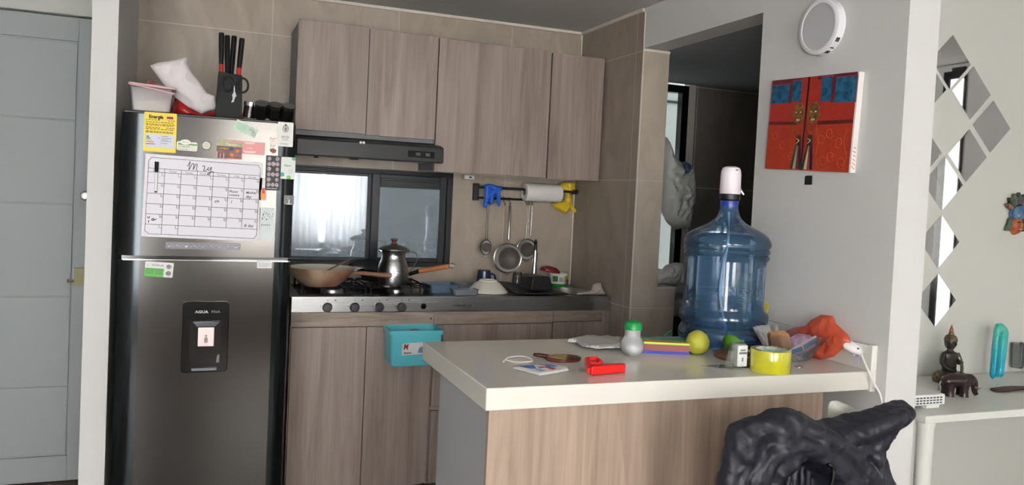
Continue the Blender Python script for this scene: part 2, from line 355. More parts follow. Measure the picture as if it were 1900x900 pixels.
# ---------------------------------------------------------------- kitchen window
REFL = thin('window_glass', (150, 170, 190), .02, 1)
def glass_mat():
    m = bpy.data.materials.new('window_pane_coated'); m.use_nodes = True; nt = m.node_tree; N = nt.nodes; L = nt.links; N.clear()
    out = N.new('ShaderNodeOutputMaterial'); tr = N.new('ShaderNodeBsdfTransparent'); tr.inputs[0].default_value = (.60, .66, .71, 1)
    gl = N.new('ShaderNodeBsdfGlossy'); gl.inputs['Roughness'].default_value = .03; gl.inputs[0].default_value = (.92, .95, 1, 1)
    # steamed lower part, speckled with drops
    df = N.new('ShaderNodeBsdfDiffuse'); df.inputs[0].default_value = rgb(190, 200, 210)
    g = N.new('ShaderNodeNewGeometry'); sp = N.new('ShaderNodeSeparateXYZ'); L.new(g.outputs['Position'], sp.inputs[0])
    mr = N.new('ShaderNodeMapRange'); mr.inputs['From Min'].default_value = 1.03; mr.inputs['From Max'].default_value = 1.3; mr.inputs['To Min'].default_value = .5; mr.inputs['To Max'].default_value = .1; L.new(sp.outputs['Z'], mr.inputs[0])
    no = N.new('ShaderNodeTexNoise'); no.inputs['Scale'].default_value = 9; no.inputs['Detail'].default_value = 7; L.new(g.outputs['Position'], no.inputs['Vector'])
    mu = N.new('ShaderNodeMath'); mu.operation = 'MULTIPLY'; L.new(mr.outputs[0], mu.inputs[0]); L.new(no.outputs[0], mu.inputs[1])
    vo = N.new('ShaderNodeTexVoronoi'); vo.inputs['Scale'].default_value = 95; L.new(g.outputs['Position'], vo.inputs['Vector'])
    lt = N.new('ShaderNodeMath'); lt.operation = 'LESS_THAN'; lt.inputs[1].default_value = .13; L.new(vo.outputs['Distance'], lt.inputs[0])
    ad = N.new('ShaderNodeMath'); ad.operation = 'ADD'; ad.use_clamp = True; L.new(mu.outputs[0], ad.inputs[0])
    m3 = N.new('ShaderNodeMath'); m3.operation = 'MULTIPLY'; L.new(lt.outputs[0], m3.inputs[0]); L.new(mr.outputs[0], m3.inputs[1]); L.new(m3.outputs[0], ad.inputs[1])
    a = N.new('ShaderNodeMixShader'); a.inputs[0].default_value = .15; L.new(tr.outputs[0], a.inputs[1]); L.new(gl.outputs[0], a.inputs[2])
    b = N.new('ShaderNodeMixShader'); L.new(ad.outputs[0], b.inputs[0]); L.new(a.outputs[0], b.inputs[1]); L.new(df.outputs[0], b.inputs[2]); L.new(b.outputs[0], out.inputs[0]); return m
GP = glass_mat()
t = bpy.data.objects.new('window_1', None); C.objects.link(t); t.location = (.78, 4.05, .985); t['kind'] = 'structure'
bm = nb()
for b in ((.335, 1.215, .985, 1.008), (.335, 1.215, 1.452, 1.478), (.335, .358, 1.008, 1.452), (1.186, 1.215, 1.008, 1.452)): box(bm, b[0], b[1], 4.02, 4.11, b[2], b[3])
for z in (1.457, 1.466): box(bm, .335, 1.215, 4.014, 4.02, z, z + .004)
obj('outer_frame', bm, ALU, t, world=True, bev=.002)
def sash(x0, x1, z0, z1, y, l, r, b, tp, nm):
    bm = nb(); box(bm, x0, x0 + l, y, y + .022, z0, z1); box(bm, x1 - r, x1, y, y + .022, z0, z1); box(bm, x0 + l, x1 - r, y, y + .022, z0, z0 + b); box(bm, x0 + l, x1 - r, y, y + .022, z1 - tp, z1)
    if tp > .04: box(bm, x0 + l, x1 - r, y - .008, y, z1 - .030, z1 - .018)
    f = obj('sash', bm, ALU, t, world=True, bev=.002)
    bm = nb(); box(bm, x0 + l - .003, x1 - r + .003, y + .008, y + .013, z0 + b - .003, z1 - tp + .003); g = obj('pane', bm, GP, f); g.location = -t.location
    return f
sash(.358, .800, 1.008, 1.452, 4.07, .035, .020, .018, .014, 'l')
f = sash(.797, 1.186, 1.008, 1.452, 4.038, .040, .036, .022, .064, 'r')
bm = nb(); box(bm, 1.158, 1.170, 4.028, 4.038, 1.17, 1.25); obj('latch', bm, BLACK, f).location = -t.location
# black frame of the laundry window
bm = nb()
for b in ((2.05, 2.735, 2.045, 2.09), (2.05, 2.735, .83, .90), (2.69, 2.735, .90, 2.045)): box(bm, b[0], b[1], 4.20, 4.25, b[2], b[3])
struct('window_2', bm, GLOSSB)
bm = nb(); box(bm, 2.05, 2.69, 4.235, 4.239, .90, 2.045); struct('window_2_pane', bm, thin('clear_glass', (235, 240, 240), .02, .6))
sbox('trim_7', mat('reveal_tile', (190, 182, 170), .5), 2.735, 2.782, 4.196, 4.27, .82, 2.10)
# living-room windows for daylight, two of them added round fill lamps (dark frames, white curtains beside them)
def winframe(nm, pts, m=ALU):
    bm = nb()
    for p in pts: box(bm, *p)
    return struct(nm, bm, m)
winframe('window_3', [(.11, .17, -2.4, -2.32, .6, 2.25), (2.03, 2.09, -2.4, -2.32, .6, 2.25), (.17, 2.03, -2.4, -2.32, .6, .67), (.17, 2.03, -2.4, -2.32, 2.17, 2.25), (1.08, 1.12, -2.35, -2.32, .67, 2.17)], GLOSSB)
winframe('window_4', [(4.186, 4.2, .975, 1.03, .2, 2.25), (4.186, 4.2, 1.12, 1.126, .2, 2.25), (4.186, 4.2, 1.03, 1.12, .2, .3), (4.186, 4.2, 1.03, 1.12, 2.2, 2.27)], GLOSSB)
winframe('fill_frame_right', [(3.04, 3.1, -2.4, -2.32, .35, 2.25), (4.0, 4.06, -2.4, -2.32, .35, 2.25), (3.1, 4.0, -2.4, -2.32, .35, .4), (3.1, 4.0, -2.4, -2.32, 2.2, 2.25)], GLOSSB)  # unseen frame added round the right fill lamp
winframe('fill_frame_left', [(-1.58, -1.52, -2.4, -2.32, .25, 2.25), (-.62, -.56, -2.4, -2.32, .25, 2.25), (-1.52, -.62, -2.4, -2.32, .25, .31), (-1.52, -.62, -2.4, -2.32, 2.19, 2.25)], GLOSSB)  # unseen frame added round the left fill lamp
SHEER = bpy.data.materials.new('sheer_curtain'); SHEER.use_nodes = True; nt = SHEER.node_tree; nt.nodes.clear()
o_ = nt.nodes.new('ShaderNodeOutputMaterial'); a_ = nt.nodes.new('ShaderNodeBsdfTranslucent'); b_ = nt.nodes.new('ShaderNodeBsdfDiffuse'); c_ = nt.nodes.new('ShaderNodeMixShader'); d_ = nt.nodes.new('ShaderNodeBsdfTransparent'); e_ = nt.nodes.new('ShaderNodeMixShader')
a_.inputs[0].default_value = b_.inputs[0].default_value = (.85, .85, .86, 1); e_.inputs[0].default_value = .10
nt.links.new(a_.outputs[0], c_.inputs[1]); nt.links.new(b_.outputs[0], c_.inputs[2]); nt.links.new(c_.outputs[0], e_.inputs[1]); nt.links.new(d_.outputs[0], e_.inputs[2]); nt.links.new(e_.outputs[0], o_.inputs[0])
def curtain(x0, x1, fn, label, amp=.02, wl=.075):
    bm = nb(); n = int((x1 - x0) / .008); rows = [(z0, k) for z0, k in ((2.18, .6), (1.2, 1), (.06, 1.15))]; G = []
    for z, k in rows: G.append([bm.verts.new(fn(x0 + (x1 - x0) * i / n, amp * k * math.sin(2 * PI * i * .008 / wl + .6 * math.sin(i * .13)), z)) for i in range(n + 1)])
    for a, b in zip(G, G[1:]):
        for i in range(n): face(bm, [a[i], a[i + 1], b[i + 1], b[i]])
    o = obj('curtain', bm, SHEER, ang=180); s = o.modifiers.new('solid', 'SOLIDIFY'); s.thickness = .002; tag(o, label, 'curtain'); return o
# ---------------------------------------------------------------- refrigerator
FS = brushed('fridge_steel', (72, 70, 68), .15, 'x', amt=.05); FE = mat('fridge_edge_gloss', (42, 46, 48), .14, .75); FB = mat('fridge_body', (40, 42, 44), .4)
F = thing('refrigerator', 'tall dark steel two-door refrigerator with water dispenser between white post and stove', 'refrigerator', (.022, 3.38, 0))
bm = nb(); box(bm, -.255, .302, 3.09, 3.74, .03, 1.597); box(bm, -.24, .29, 3.1, 3.7, 0, .03); obj('cabinet_body', bm, FB, F, world=True, bev=.004)
bm = nb(); box(bm, -.262, .309, 3.05, 3.74, 1.597, 1.607); obj('top_cover', bm, BLACK, F, world=True, bev=.003)
def fdoor(nm, z0, z1):
    bm = nb(); prism(bm, [(-.196, 3.040), (.250, 3.040), (.250, 3.088), (-.196, 3.088)], XY, z0, z1); d = obj(nm, bm, FS, F, world=True)
    for pts in ([(-.2665, 3.066), (-.2665, 3.088), (-.196, 3.088), (-.196, 3.040), (-.215, 3.0405), (-.235, 3.0435), (-.255, 3.052)], [(.250, 3.040), (.250, 3.088), (.3125, 3.088), (.3125, 3.066), (.305, 3.052), (.285, 3.0435), (.265, 3.0405)]):
        bm = nb(); prism(bm, pts, XY, z0, z1); o = obj('edge_trim', bm, FE, d, world=False); bm2 = None
        o.location = (-F.location.x, -F.location.y, 0)
    return d
fz = fdoor('freezer_door', 1.108, 1.597); fd = fdoor('fridge_door', .06, 1.092)
bm = nb(); box(bm, -.255, .302, 3.066, 3.09, 1.092, 1.108); obj('door_gap', bm, GLOSSB, F, world=True)
bm = nb(); box(bm, -.25, .30, 3.044, 3.066, 1.0925, 1.0955); obj('grip_rail', bm, CHROME, F, world=True)
off = Vector((-F.location.x, -F.location.y, 0))
# control strip
bm = nb(); box(bm, -.116, .133, 3.0375, 3.041, 1.134, 1.158); cp = obj('control_strip', bm, mat('control_strip', (82, 80, 86), .25, .3), F); cp.location = off
MARK = mat('silver_mark', (180, 180, 185), .4)
bm = nb()
for i in range(26):
    x = -.108 + i * .0092; box(bm, x, x + .003 + .004 * (i % 3 == 0), 3.0370, 3.0376, 1.142 + .003 * (i % 2), 1.1435 + .003 * (i % 2))
box(bm, -.052, -.045, 3.0368, 3.0376, 1.140, 1.1455); o = obj('lettering', bm, MARK, cp)
# dispenser
bm = nb(); prism(bm, rrect(-.053, .102, .695, .948, .014), XZ, 3.032, 3.042); d = obj('dispenser', bm, GLOSSB, F, bev=.002); d.location = off
bm = nb(); prism(bm, rrect(-.027, .076, .722, .872, .006), XZ, 3.0305, 3.033); obj('niche', bm, mat('niche_dark', (14, 15, 17), .15), d)
bm = nb(); prism(bm, [(-.021, .880), (.074, .880), (.060, .858), (-.006, .858)], XZ, 3.022, 3.034); obj('spout_hood', bm, mat('dark_chrome', (95, 98, 105), .2, .8), d, bev=.003)
bm = nb(); prism(bm, rrect(.0, .054, .790, .858, .003), XZ, 3.024, 3.033); p = obj('paddle', bm, mat('paddle_rose_steel', (205, 190, 188), .3, .5), d, bev=.001)
bm = nb(); prism(bm, rrect(.021, .033, .803, .822, .002), XZ, 3.0232, 3.0245); lathe(bm, [(0, 0), (.004, 0), (.004, .001), (0, .001)], (.027, 3.0237, .828), 12, M=Matrix.Rotation(PI / 2, 4, 'X')); obj('drop_mark', bm, mat('mark_grey', (150, 140, 140), .5), d)
bm = nb(); prism(bm, rrect(-.018, .066, .704, .712, .002), XZ, 3.022, 3.033); obj('drip_tray', bm, mat('tray_grey', (105, 108, 112), .3, .5), d)
bm = nb(); prism(bm, [(.063, .73), (.074, .73), (.074, .762), (.066, .755)], XZ, 3.029, 3.031); obj('painted_niche_glint', bm, mat('glint_grey', (110, 112, 116), .2), d)  # paler patch that paints a glint onto the niche
text('AGUA', .0125, MARK, d, (-.012, 3.0318, .908), sx=1.25, bold=.0004); text('FRIA', .0125, mat('mark_dim', (110, 110, 115), .4), d, (.042, 3.0318, .908), sx=1.2)
# ---------------------------------------------------------------- magnets, stickers and the calendar on the fridge (each lifts away)
FY = 3.0395
def on_fridge(name, px0, py0, px1, py1, label, cat, m, thick=.0015, r=.003, tilt=0, group=None, y=FY, rd=None):
    a = at(px0, py0, 'y', y); b = at(px1, py1, 'y', y); cx, cz = (a.x + b.x) / 2, (a.z + b.z) / 2; hw, hh = abs(b.x - a.x) / 2, abs(a.z - b.z) / 2
    T = thing(name, label, cat, (cx, y, cz), rot=(0, tilt, 0), group=group)
    bm = nb(); prism(bm, rd if rd else rrect(-hw, hw, -hh, hh, min(r, hh * .9)), XZ, -thick, 0); obj('sheet', bm, m, T); return T, hw, hh
def strip(T, m, x0, x1, z0, z1, nm='print_block', y0=-.0021, parent=None):
    bm = nb(); box(bm, x0, x1, y0, -.001, z0, z1); return obj(nm, bm, m, parent or T)
T, hw, hh = on_fridge('energy_label', 268, 207, 326, 284, 'yellow energy rating sticker on upper left of fridge door', 'sticker', mat('label_yellow', (238, 208, 20), .45))
text('Energía', .0155, INK, T, (-hw * .72, -.0022, hh * .70), bold=.0006)
for i, c in enumerate(((235, 200, 30), (40, 50, 130), (180, 30, 40))): strip(T, mat('flag_%d' % i, c, .5), hw * .38, hw * .78, hh * (.82 - .055 * i), hh * (.875 - .055 * i), 'flag_stripe')
bm = nb(); random.seed(3)
for i, z in enumerate((.60, .49, .39, .33, .22, .14, .02, -.03)):
    x = -.88
    while x < .8:
        wd = random.uniform(.06, .2)
        if not (i in (0, 4) and -.1 < x < .25): box(bm, hw * x, hw * min(.88, x + wd), -.002, -.001, hh * z, hh * (z + .03))
        x += wd + .05
obj('small_print', bm, INK, T)
strip(T, mat('label_grey', (206, 210, 222), .5), -hw * .9, hw * .9, -hh * .78, -hh * .1, 'grey_panel')
for i, c in enumerate(((20, 90, 50), (60, 140, 60), (200, 200, 60), (225, 150, 50))): strip(T, mat('rating_%d' % i, c, .5), -hw * .82, -hw * (.68 - .1 * i), -hh * (.26 + .09 * i), -hh * (.20 + .09 * i), 'rating_bar', -.0025)
text('V', .008, INK, T, (-hw * .12, -.0026, -hh * .34))
bm = nb()
for i, z in enumerate((-.2, -.3, -.38, -.45, -.56)): box(bm, hw * .08, hw * (.5 + .2 * (i % 2)), -.0025, -.002, hh * z, hh * z + .0012)
box(bm, hw * .03, hw * .035, -.0025, -.002, -hh * .7, -hh * .15); box(bm, -hw * .85, -hw * .3, -.0025, -.002, -hh * .62, -hh * .59); obj('small_print', bm, INK, T)
# oval pharmacy style magnet
T, hw, hh = on_fridge('fridge_magnet', 328, 262, 366, 281, 'white and green magnet reading ALFA with phone numbers', 'magnet', mat('magnet_cream', (226, 228, 214), .5), r=.006, tilt=.02)
bm = nb(); prism(bm, [(.0145 * math.cos(a) * 1.15 - .006, .009 * math.sin(a) + hh * .9) for a in [2 * PI * i / 28 for i in range(28)]], XZ, -.0023, 0); obj('oval_badge', bm, mat('badge_white', (240, 240, 235), .5), T)
G = mat('leaf_green', (105, 155, 75), .5); strip(T, G, -hw * .85, hw * .98, hh * .25, hh * .62); text('ALFA', .0095, G, T, (-.0175, -.0026, hh * .72), shear=.2)
text('314 248 6225', .0072, INK, T, (-hw * .85, -.0024, -hh * .25), sx=.93); text('312 217 5021', .0066, mat('olive_print', (120, 125, 85), .5), T, (-hw * .85, -.0024, -hh * .85), sx=.93)
# round magnet
c = at(383, 270, 'y', FY); T = thing('fridge_magnet', 'round cream magnet with grey-green rim', 'magnet', c)
bm = nb(); lathe(bm, [(0, .003), (.0145, .003), (.0165, .0015), (.0165, 0), (0, 0)], (0, 0, 0), 32, M=Matrix.Rotation(PI / 2, 4, 'X')); obj('rim', bm, mat('magnet_rim', (110, 132, 118), .4), T)
bm = nb(); lathe(bm, [(0, .0035), (.0135, .0033), (.0135, 0)], (0, 0, 0), 32, M=Matrix.Rotation(PI / 2, 4, 'X')); obj('face', bm, mat('magnet_face', (225, 222, 200), .5), T)
text('e.com', .0065, mat('print_red', (205, 95, 85), .5), T, (-.009, -.0042, .0035), shear=.2); text('314 5011', .0045, G, T, (-.0095, -.0042, -.004)); text('o', .005, G, T, (-.0015, -.0042, -.011))
# flyer and pink card
T, hw, hh = on_fridge('burger_flyer', 403, 258, 449, 296, 'small colourful fast-food flyer with orange burger picture', 'flyer', mat('flyer_brown', (150, 92, 78), .45, vary=((96, 60, 66), 60)), tilt=.015)
strip(T, mat('flyer_olive', (190, 180, 130), .5, vary=((150, 165, 130), 90)), -hw, hw, hh * .3, hh)
strip(T, mat('flyer_pink', (225, 150, 150), .5), -hw * .2, hw, hh * .75, hh * .98, y0=-.0024)
text('Tienen', .013, mat('flyer_white', (235, 235, 220), .5), T, (-hw * .35, -.0026, hh * .38), shear=.3)
strip(T, mat('flyer_dark', (62, 40, 38), .5), -hw, hw * .3, -hh * .1, hh * .22); text('COMBOS', .009, mat('flyer_yellow', (240, 205, 70), .5), T, (-hw * .95, -.0026, -hh * .04))
bm = nb()
for k, (x, z) in enumerate(((.62, -.12), (.2, -.55))): lathe(bm, [(0, .0028), (.006, .0026), (.006, .001)], (hw * x, 0, hh * z), 16, M=Matrix.Rotation(PI / 2, 4, 'X'))
obj('burger_picture', bm, mat('flyer_orange', (225, 120, 45), .5), T)
for i in range(5): strip(T, mat('fries_%d' % (i % 2), ((235, 150, 130), (70, 55, 90))[i % 2], .5), -hw + hw * .13 * i, -hw + hw * .13 * i + .003, -hh * .95, -hh * (.3 + .1 * (i % 3)))
strip(T, mat('flyer_orange', (225, 120, 45), .5), -hw * .1, hw, -hh, -hh * .93)
T, hw, hh = on_fridge('pink_card', 450, 262, 491, 288, 'pink rectangular card magnet right of the burger flyer', 'card', mat('card_pink', (226, 148, 146), .45), tilt=.02)
PW = mat('card_white_print', (245, 225, 222), .5)
for z, a, b in ((.75, -.85, .1), (.6, -.75, 0), (-.62, -.9, .2), (-.78, -.8, .1)): strip(T, PW, hw * a, hw * b, hh * z, hh * (z + .1))
text('ernes', .009, PW, T, (-hw * .6, -.0026, -hh * .15)); 
# tilted translucent green card
T, hw, hh = on_fridge('green_card', 435, 228, 478, 250, 'tilted pale green photo card near top of fridge door', 'card', mat('card_pale_green', (182, 212, 186), .4), tilt=.38)
for i, (x, z) in enumerate(((.45, .35), (.72, -.25))):
    bm = nb(); lathe(bm, [(0, .003), (.0085, .0028), (.0085, .001)], (hw * x, 0, hh * z), 20, M=Matrix.Rotation(PI / 2, 4, 'X')); obj('round_photo', bm, mat('photo_grey', (200, 205, 200), .4, vary=((140, 150, 145), 120)), T)
for i in range(4): strip(T, mat('card_green_line', (120, 180, 130), .5), -hw * .85, hw * (.1 - .1 * (i % 2)), hh * (.55 - .35 * i), hh * (.62 - .35 * i))
strip(T, mat('card_grey_edge', (215, 222, 218), .5), -hw, hw, hh * .72, hh * .98)
# eco label
T, hw, hh = on_fridge('eco_label', 516, 226, 543, 273, 'white label with leaf emblem reading ECO at top right corner of fridge', 'sticker', mat('label_offwhite', (226, 226, 220), .5), y=3.0398)
bm = nb(); R_ = .0105; cz = hh * .48
tube(bm, [(R_ * .95 * math.sin(a) * (abs(math.cos(a / 2)) ** .0 if 1 else 1), -.002, cz + R_ * 1.15 * math.cos(a)) for a in [2 * PI * i / 28 for i in range(28)]], .0008, 5, closed=True)
for a, b in (((0, 1.6), (0, -1)), ((0, -.2), (.62, .5)), ((0, -.2), (-.62, .5)), ((0, -.75), (.7, 0)), ((0, -.75), (-.7, 0)), ((0, 1.6), (.55, .9)), ((0, 1.6), (-.55, .9))): tube(bm, [(a[0] * R_, -.002, cz + a[1] * R_), (b[0] * R_, -.002, cz + b[1] * R_)], .0008, 5)
obj('leaf_emblem', bm, INK, T); text('ECO', .0125, INK, T, (0, -.0022, -hh * .32), align='CENTER'); text('EFICIENTE', .0042, INK, T, (0, -.0022, -hh * .48), align='CENTER')
strip(T, INK, -hw * .6, hw * .4, -hh * .8, -hh * .77)
# cat magnet, bookmark
c = at(507, 268, 'y', 3.038); T = thing('cat_magnet', 'white lucky cat magnet with red ears above the black bookmark', 'magnet', c)
def cat(T, s, dz, y):
    pts = [(-.62, -1), (-.75, -.2), (-.7, .35), (-.62, 1.0), (-.25, .62), (.25, .62), (.66, 1.02), (.72, .35), (.78, -.2), (.62, -1)]
    bm = nb(); prism(bm, [(u * s, v * s + dz) for u, v in pts], XZ, y - .003, y); o = obj('cat_figure', bm, mat('cat_cream', (235, 225, 215), .4), T, bev=.0006)
    R2 = mat('cat_red', (190, 60, 50), .4)
    for sx in (-1, 1):
        bm = nb(); prism(bm, [(sx * .6 * s, .85 * s + dz), (sx * .35 * s, .6 * s + dz), (sx * .62 * s, .5 * s + dz)], XZ, y - .0036, y - .003); obj('ear', bm, R2, o)
        bm = nb(); box(bm, sx * .3 * s - .0015, sx * .3 * s + .0015, y - .0036, y - .003, .1 * s + dz, .1 * s + .0009 + dz); obj('eye', bm, INK, o)
    bm = nb(); box(bm, -.2 * s, .2 * s, y - .0036, y - .003, .4 * s + dz, .62 * s + dz); box(bm, -.06 * s, .06 * s, y - .0036, y - .003, -.1 * s + dz, -.02 * s + dz); obj('marking', bm, R2, o)
cat(T, .016, .012, 0); cat(T, .0125, -.012, -.003)
bm = nb(); prism(bm, [(-.008, -.026), (-.012, -.018), (0, -.014), (.012, -.02), (.009, -.03), (0, -.032)], XZ, -.008, -.006); obj('koban_bow', bm, mat('bow_brown', (165, 90, 60), .5, vary=((70, 40, 40), 200)), T)
T, hw, hh = on_fridge('bookmark', 494, 288, 519, 354, 'narrow black bookmark magnet printed with pale round faces', 'bookmark', mat('bookmark_black', (38, 34, 38), .5), y=3.0385)
random.seed(5); bm = nb()
for j in range(6):
    for i in range(2 + (j % 2)):
        x = -hw * .55 + i * hw * (1.1 / (1 + (j % 2))); z = hh * (.82 - .3 * j); s = random.uniform(.0058, .0072)
        lathe(bm, [(0, .0026), (s, .0023), (s, .001)], (x, 0, z), 14, sy=1.15, M=Matrix.Rotation(PI / 2, 4, 'X'))
obj('face_print', bm, mat('face_print', (196, 178, 184), .5, vary=((110, 90, 100), 260)), T); strip(T, PAPER, -hw * .8, hw * .6, -hh * .9, -hh * .875)
T, hw, hh = on_fridge('green_white_card', 522, 291, 547, 333, 'white card with handwritten word and green circles beside the bookmark', 'card', mat('card_white', (222, 226, 220), .5), y=3.0388)
text('Pépto', .0105, INK, T, (-hw * .6, -.0024, hh * .15), shear=.3)
for x, z, s, cc in ((.75, .9, .007, (60, 150, 110)), (-.8, -.6, .008, (50, 150, 160)), (.1, -.85, .008, (125, 180, 90))):
    bm = nb(); prism(bm, [(max(-hw, min(hw, x * hw + s * math.cos(a))), max(-hh, min(hh, z * hh + s * math.sin(a)))) for a in [2 * PI * i / 18 for i in range(18)]], XZ, -.0022, -.001); obj('round_print', bm, mat('round_%d' % cc[0], cc, .5), T)
for i in range(4): strip(T, INK, 0, hw * .7, -hh * (.1 + .12 * i), -hh * (.09 + .12 * i))
T, hw, hh = on_fridge('paper_note', 482, 385, 508, 445, 'pale paper with small black drawing right of the calendar', 'paper', mat('note_pale', (208, 216, 216), .5), tilt=-.01)
random.seed(8); bm = nb()
for i in range(30):
    x = random.uniform(-.7, .8) * hw; z = random.uniform(.15, .75) * hh; box(bm, x, x + random.uniform(.001, .004), -.0021, -.001, z, z + random.uniform(.001, .004))
for i in range(5): box(bm, hw * (-.7 + .25 * i), hw * (-.6 + .25 * i), -.0021, -.001, -hh * .12, -hh * .05)
obj('drawing', bm, INK, T)
T, hw, hh = on_fridge('orange_flyer', 482, 330, 494, 372, 'narrow white, red and orange leaflet peeking out beside calendar', 'leaflet', mat('leaf_pale', (215, 205, 205), .5)); strip(T, mat('leaf_orange', (235, 150, 60), .5), -hw * .6, hw * .7, -hh * .9, -hh * .1); strip(T, mat('leaf_red', (200, 60, 60), .5), -hw * .2, hw * .5, -hh * .4, hh * .1, y0=-.0025)
T, hw, hh = on_fridge('switch_sticker', 527, 362, 545, 380, 'small dark square sticker on right edge of freezer door', 'sticker', mat('sticker_dark', (88, 92, 94), .4), y=3.040)
strip(T, mat('sticker_pale', (190, 195, 195), .5), -hw * .1, hw * .15, -hh * .8, hh * .1); strip(T, mat('sticker_pale', (190, 195, 195), .5), -hw * .5, hw * .6, -hh * .95, -hh * .8); text('ON', .005, mat('sticker_pale', (190, 195, 195), .5), T, (-hw * .4, -.0024, hh * .3))
T, hw, hh = on_fridge('veterinary_card', 269, 486, 321, 514, 'green and white business card on upper left of lower fridge door', 'card', PAPER, tilt=.06)
strip(T, mat('card_green', (95, 185, 75), .5), -hw, hw * .35, -hh, hh * .15)
text('VETERLAB', .0085, INK, T, (-hw * .55, -.0024, hh * .45)); text('k', .009, mat('print_red', (205, 95, 85), .5), T, (-hw * .85, -.0024, hh * .35))
for i in range(5):
    for a, b in ((-.9, -.35), (-.28, .25)): strip(T, mat('card_dark_green', (30, 100, 50), .5), hw * a, hw * b, hh * (-.0 - .16 * i), hh * (.05 - .16 * i), y0=-.0024)
for z in (.45, -.45):
    bm = nb(); lathe(bm, [(0, .0026), (.0085, .0024), (.0085, .001)], (hw * .68, 0, hh * z), 20, M=Matrix.Rotation(PI / 2, 4, 'X')); obj('round_photo', bm, mat('vet_photo', (150, 140, 130), .4, vary=((50, 45, 45), 150)), T)
T, hw, hh = on_fridge('white_note', 477, 484, 504, 498, 'small white printed sticker at top right of lower fridge door', 'sticker', PAPER)
for i in range(3): strip(T, INK, -hw * .8, hw * (.8 - .2 * i), hh * (.2 - .35 * i), hh * (.2 - .35 * i) + .0007, y0=-.0018)
# magnetic whiteboard calendar
T = thing('whiteboard_calendar', 'white magnetic May calendar with handwriting on the freezer door', 'calendar', (.003, FY, 1.3135), rot=(0, .022, 0))
BW, BH = .388, .286; L0, T0 = -BW / 2, BH / 2
bm = nb(); prism(bm, rrect(-BW / 2, BW / 2, -BH / 2, BH / 2, .002), XZ, -.0015, 0); obj('board', bm, mat('whiteboard', (206, 202, 211), .35), T)
def bx_(u): return L0 + u * BW
def bz_(v): return T0 - v * BH
bm = nb()
def ln(a, b, r=.0007):
    tube(bm, [(bx_(a[0]), -.0016, bz_(a[1])), (bx_(b[0]), -.0016, bz_(b[1]))], r, 4)
u0, u1 = .028, .978; CU = [u0 + (u1 - u0) * i / 7 for i in range(8)]; RV = [.17, .215, .345, .472, .598, .722, .848, .965]
oc = [(u0 + .02, .04), (u1 - .02, .04), (u1 - .015, .06), (u1, .075), (u1, .93), (u1 - .015, .945), (u1 - .02, .965), (u0 + .03, .965), (u0 + .02, .945), (u0, .93), (u0, .075), (u0 + .015, .06)]
for i in range(len(oc)): ln(oc[i - 1], oc[i])
for v in RV[:-1]: ln((u0, v), (u1, v))
for i, u in enumerate(CU[1:-1]): ln((u, RV[0]), (u, RV[-1] if i < 2 else RV[-2]))
for r in range(6):
    for c_ in range(7 if r < 5 else 2):
        x, y = CU[c_ + 1], RV[r + 1]; ln((x - .022, y), (x - .022, y + .04), .0005); ln((x - .022, y + .04), (x, y + .04), .0005)
obj('grid_lines', bm, INK, T)
n = 0
for i, d in enumerate(('Sunday', 'Monday', 'Tuesday', 'Wednesday', 'Thursday', 'Friday', 'Saturday')): text(d, .0075, INK, T, (bx_((CU[i] + CU[i + 1]) / 2), -.0018, bz_(.205)), align='CENTER')
for r in range(5):
    for c_ in range(7):
        k = r * 7 + c_ - 3
        if 1 <= k <= 31: text(str(k), .0085, INK, T, (bx_(CU[c_ + 1] - .011), -.0018, bz_(RV[r + 1] + .033)), align='CENTER', name='day_number')
def pen(pts, r=.0011, m=None, parent=None):
    global n
    bm = nb()
    for s in pts: tube(bm, smooth([(bx_(u), -.0018, bz_(v)) for u, v in s], 5), r, 5)
    return obj('handwriting', bm, m or INK, parent or T)
pen([[(.35, .12), (.365, .065), (.37, .07), (.362, .16), (.39, .08), (.402, .09), (.398, .155), (.415, .09), (.43, .085), (.425, .15), (.437, .16)], [(.475, .105), (.49, .095), (.493, .13), (.485, .155), (.505, .155), (.525, .12)], [(.527, .105), (.523, .14), (.535, .145), (.55, .105), (.548, .15), (.54, .19), (.525, .2), (.525, .185), (.555, .165), (.575, .16)]])
for s, u, v, z in (('Photo', .715, .405, .012), ('company', .713, .445, .010), ('Mother', .862, .405, .012), ('day', .862, .458, .014), ('pla', .595, .535, .013), ('l', .735, .535, .014), ('B day', .862, .825, .0145)): text(s, z, INK, T, (bx_(u), -.0019, bz_(v)), rot=(PI / 2, -.03, 0), shear=.25, bold=.0002, name='handwriting')
pen([[(.04, .76), (.055, .775), (.06, .75)], [(.055, .80), (.055, .83)], [(.075, .795), (.09, .775), (.1, .795), (.08, .80), (.105, .79), (.12, .78)]], .0013)
a = at(291, 300, 'y', 3.036); b = at(291, 357, 'y', 3.036)
T = thing('marker_pen', 'white marker pen with black cap stuck on the calendar', 'marker', (a.x, 3.033, a.z), rot=(0, 0, 0)); h = a.z - b.z
bm = nb(); tube(bm, [(0, 0, -h * .35), (0, 0, -h * .96)], .0052, 14); obj('barrel', bm, WHITE, T)
bm = nb(); tube(bm, [(0, 0, 0), (0, 0, -h * .28), (0, 0, -h * .3), (0, 0, -h * .38)], [.0068, .0065, .0052, .0045], 14); tube(bm, [(0, -.007, -.002), (0, -.008, -h * .25)], .0018, 6); obj('cap', bm, BLACK, T)
bm = nb(); tube(bm, [(0, 0, -h * .96), (0, 0, -h)], .0042, 12); obj('end_plug', bm, BLACK, T)
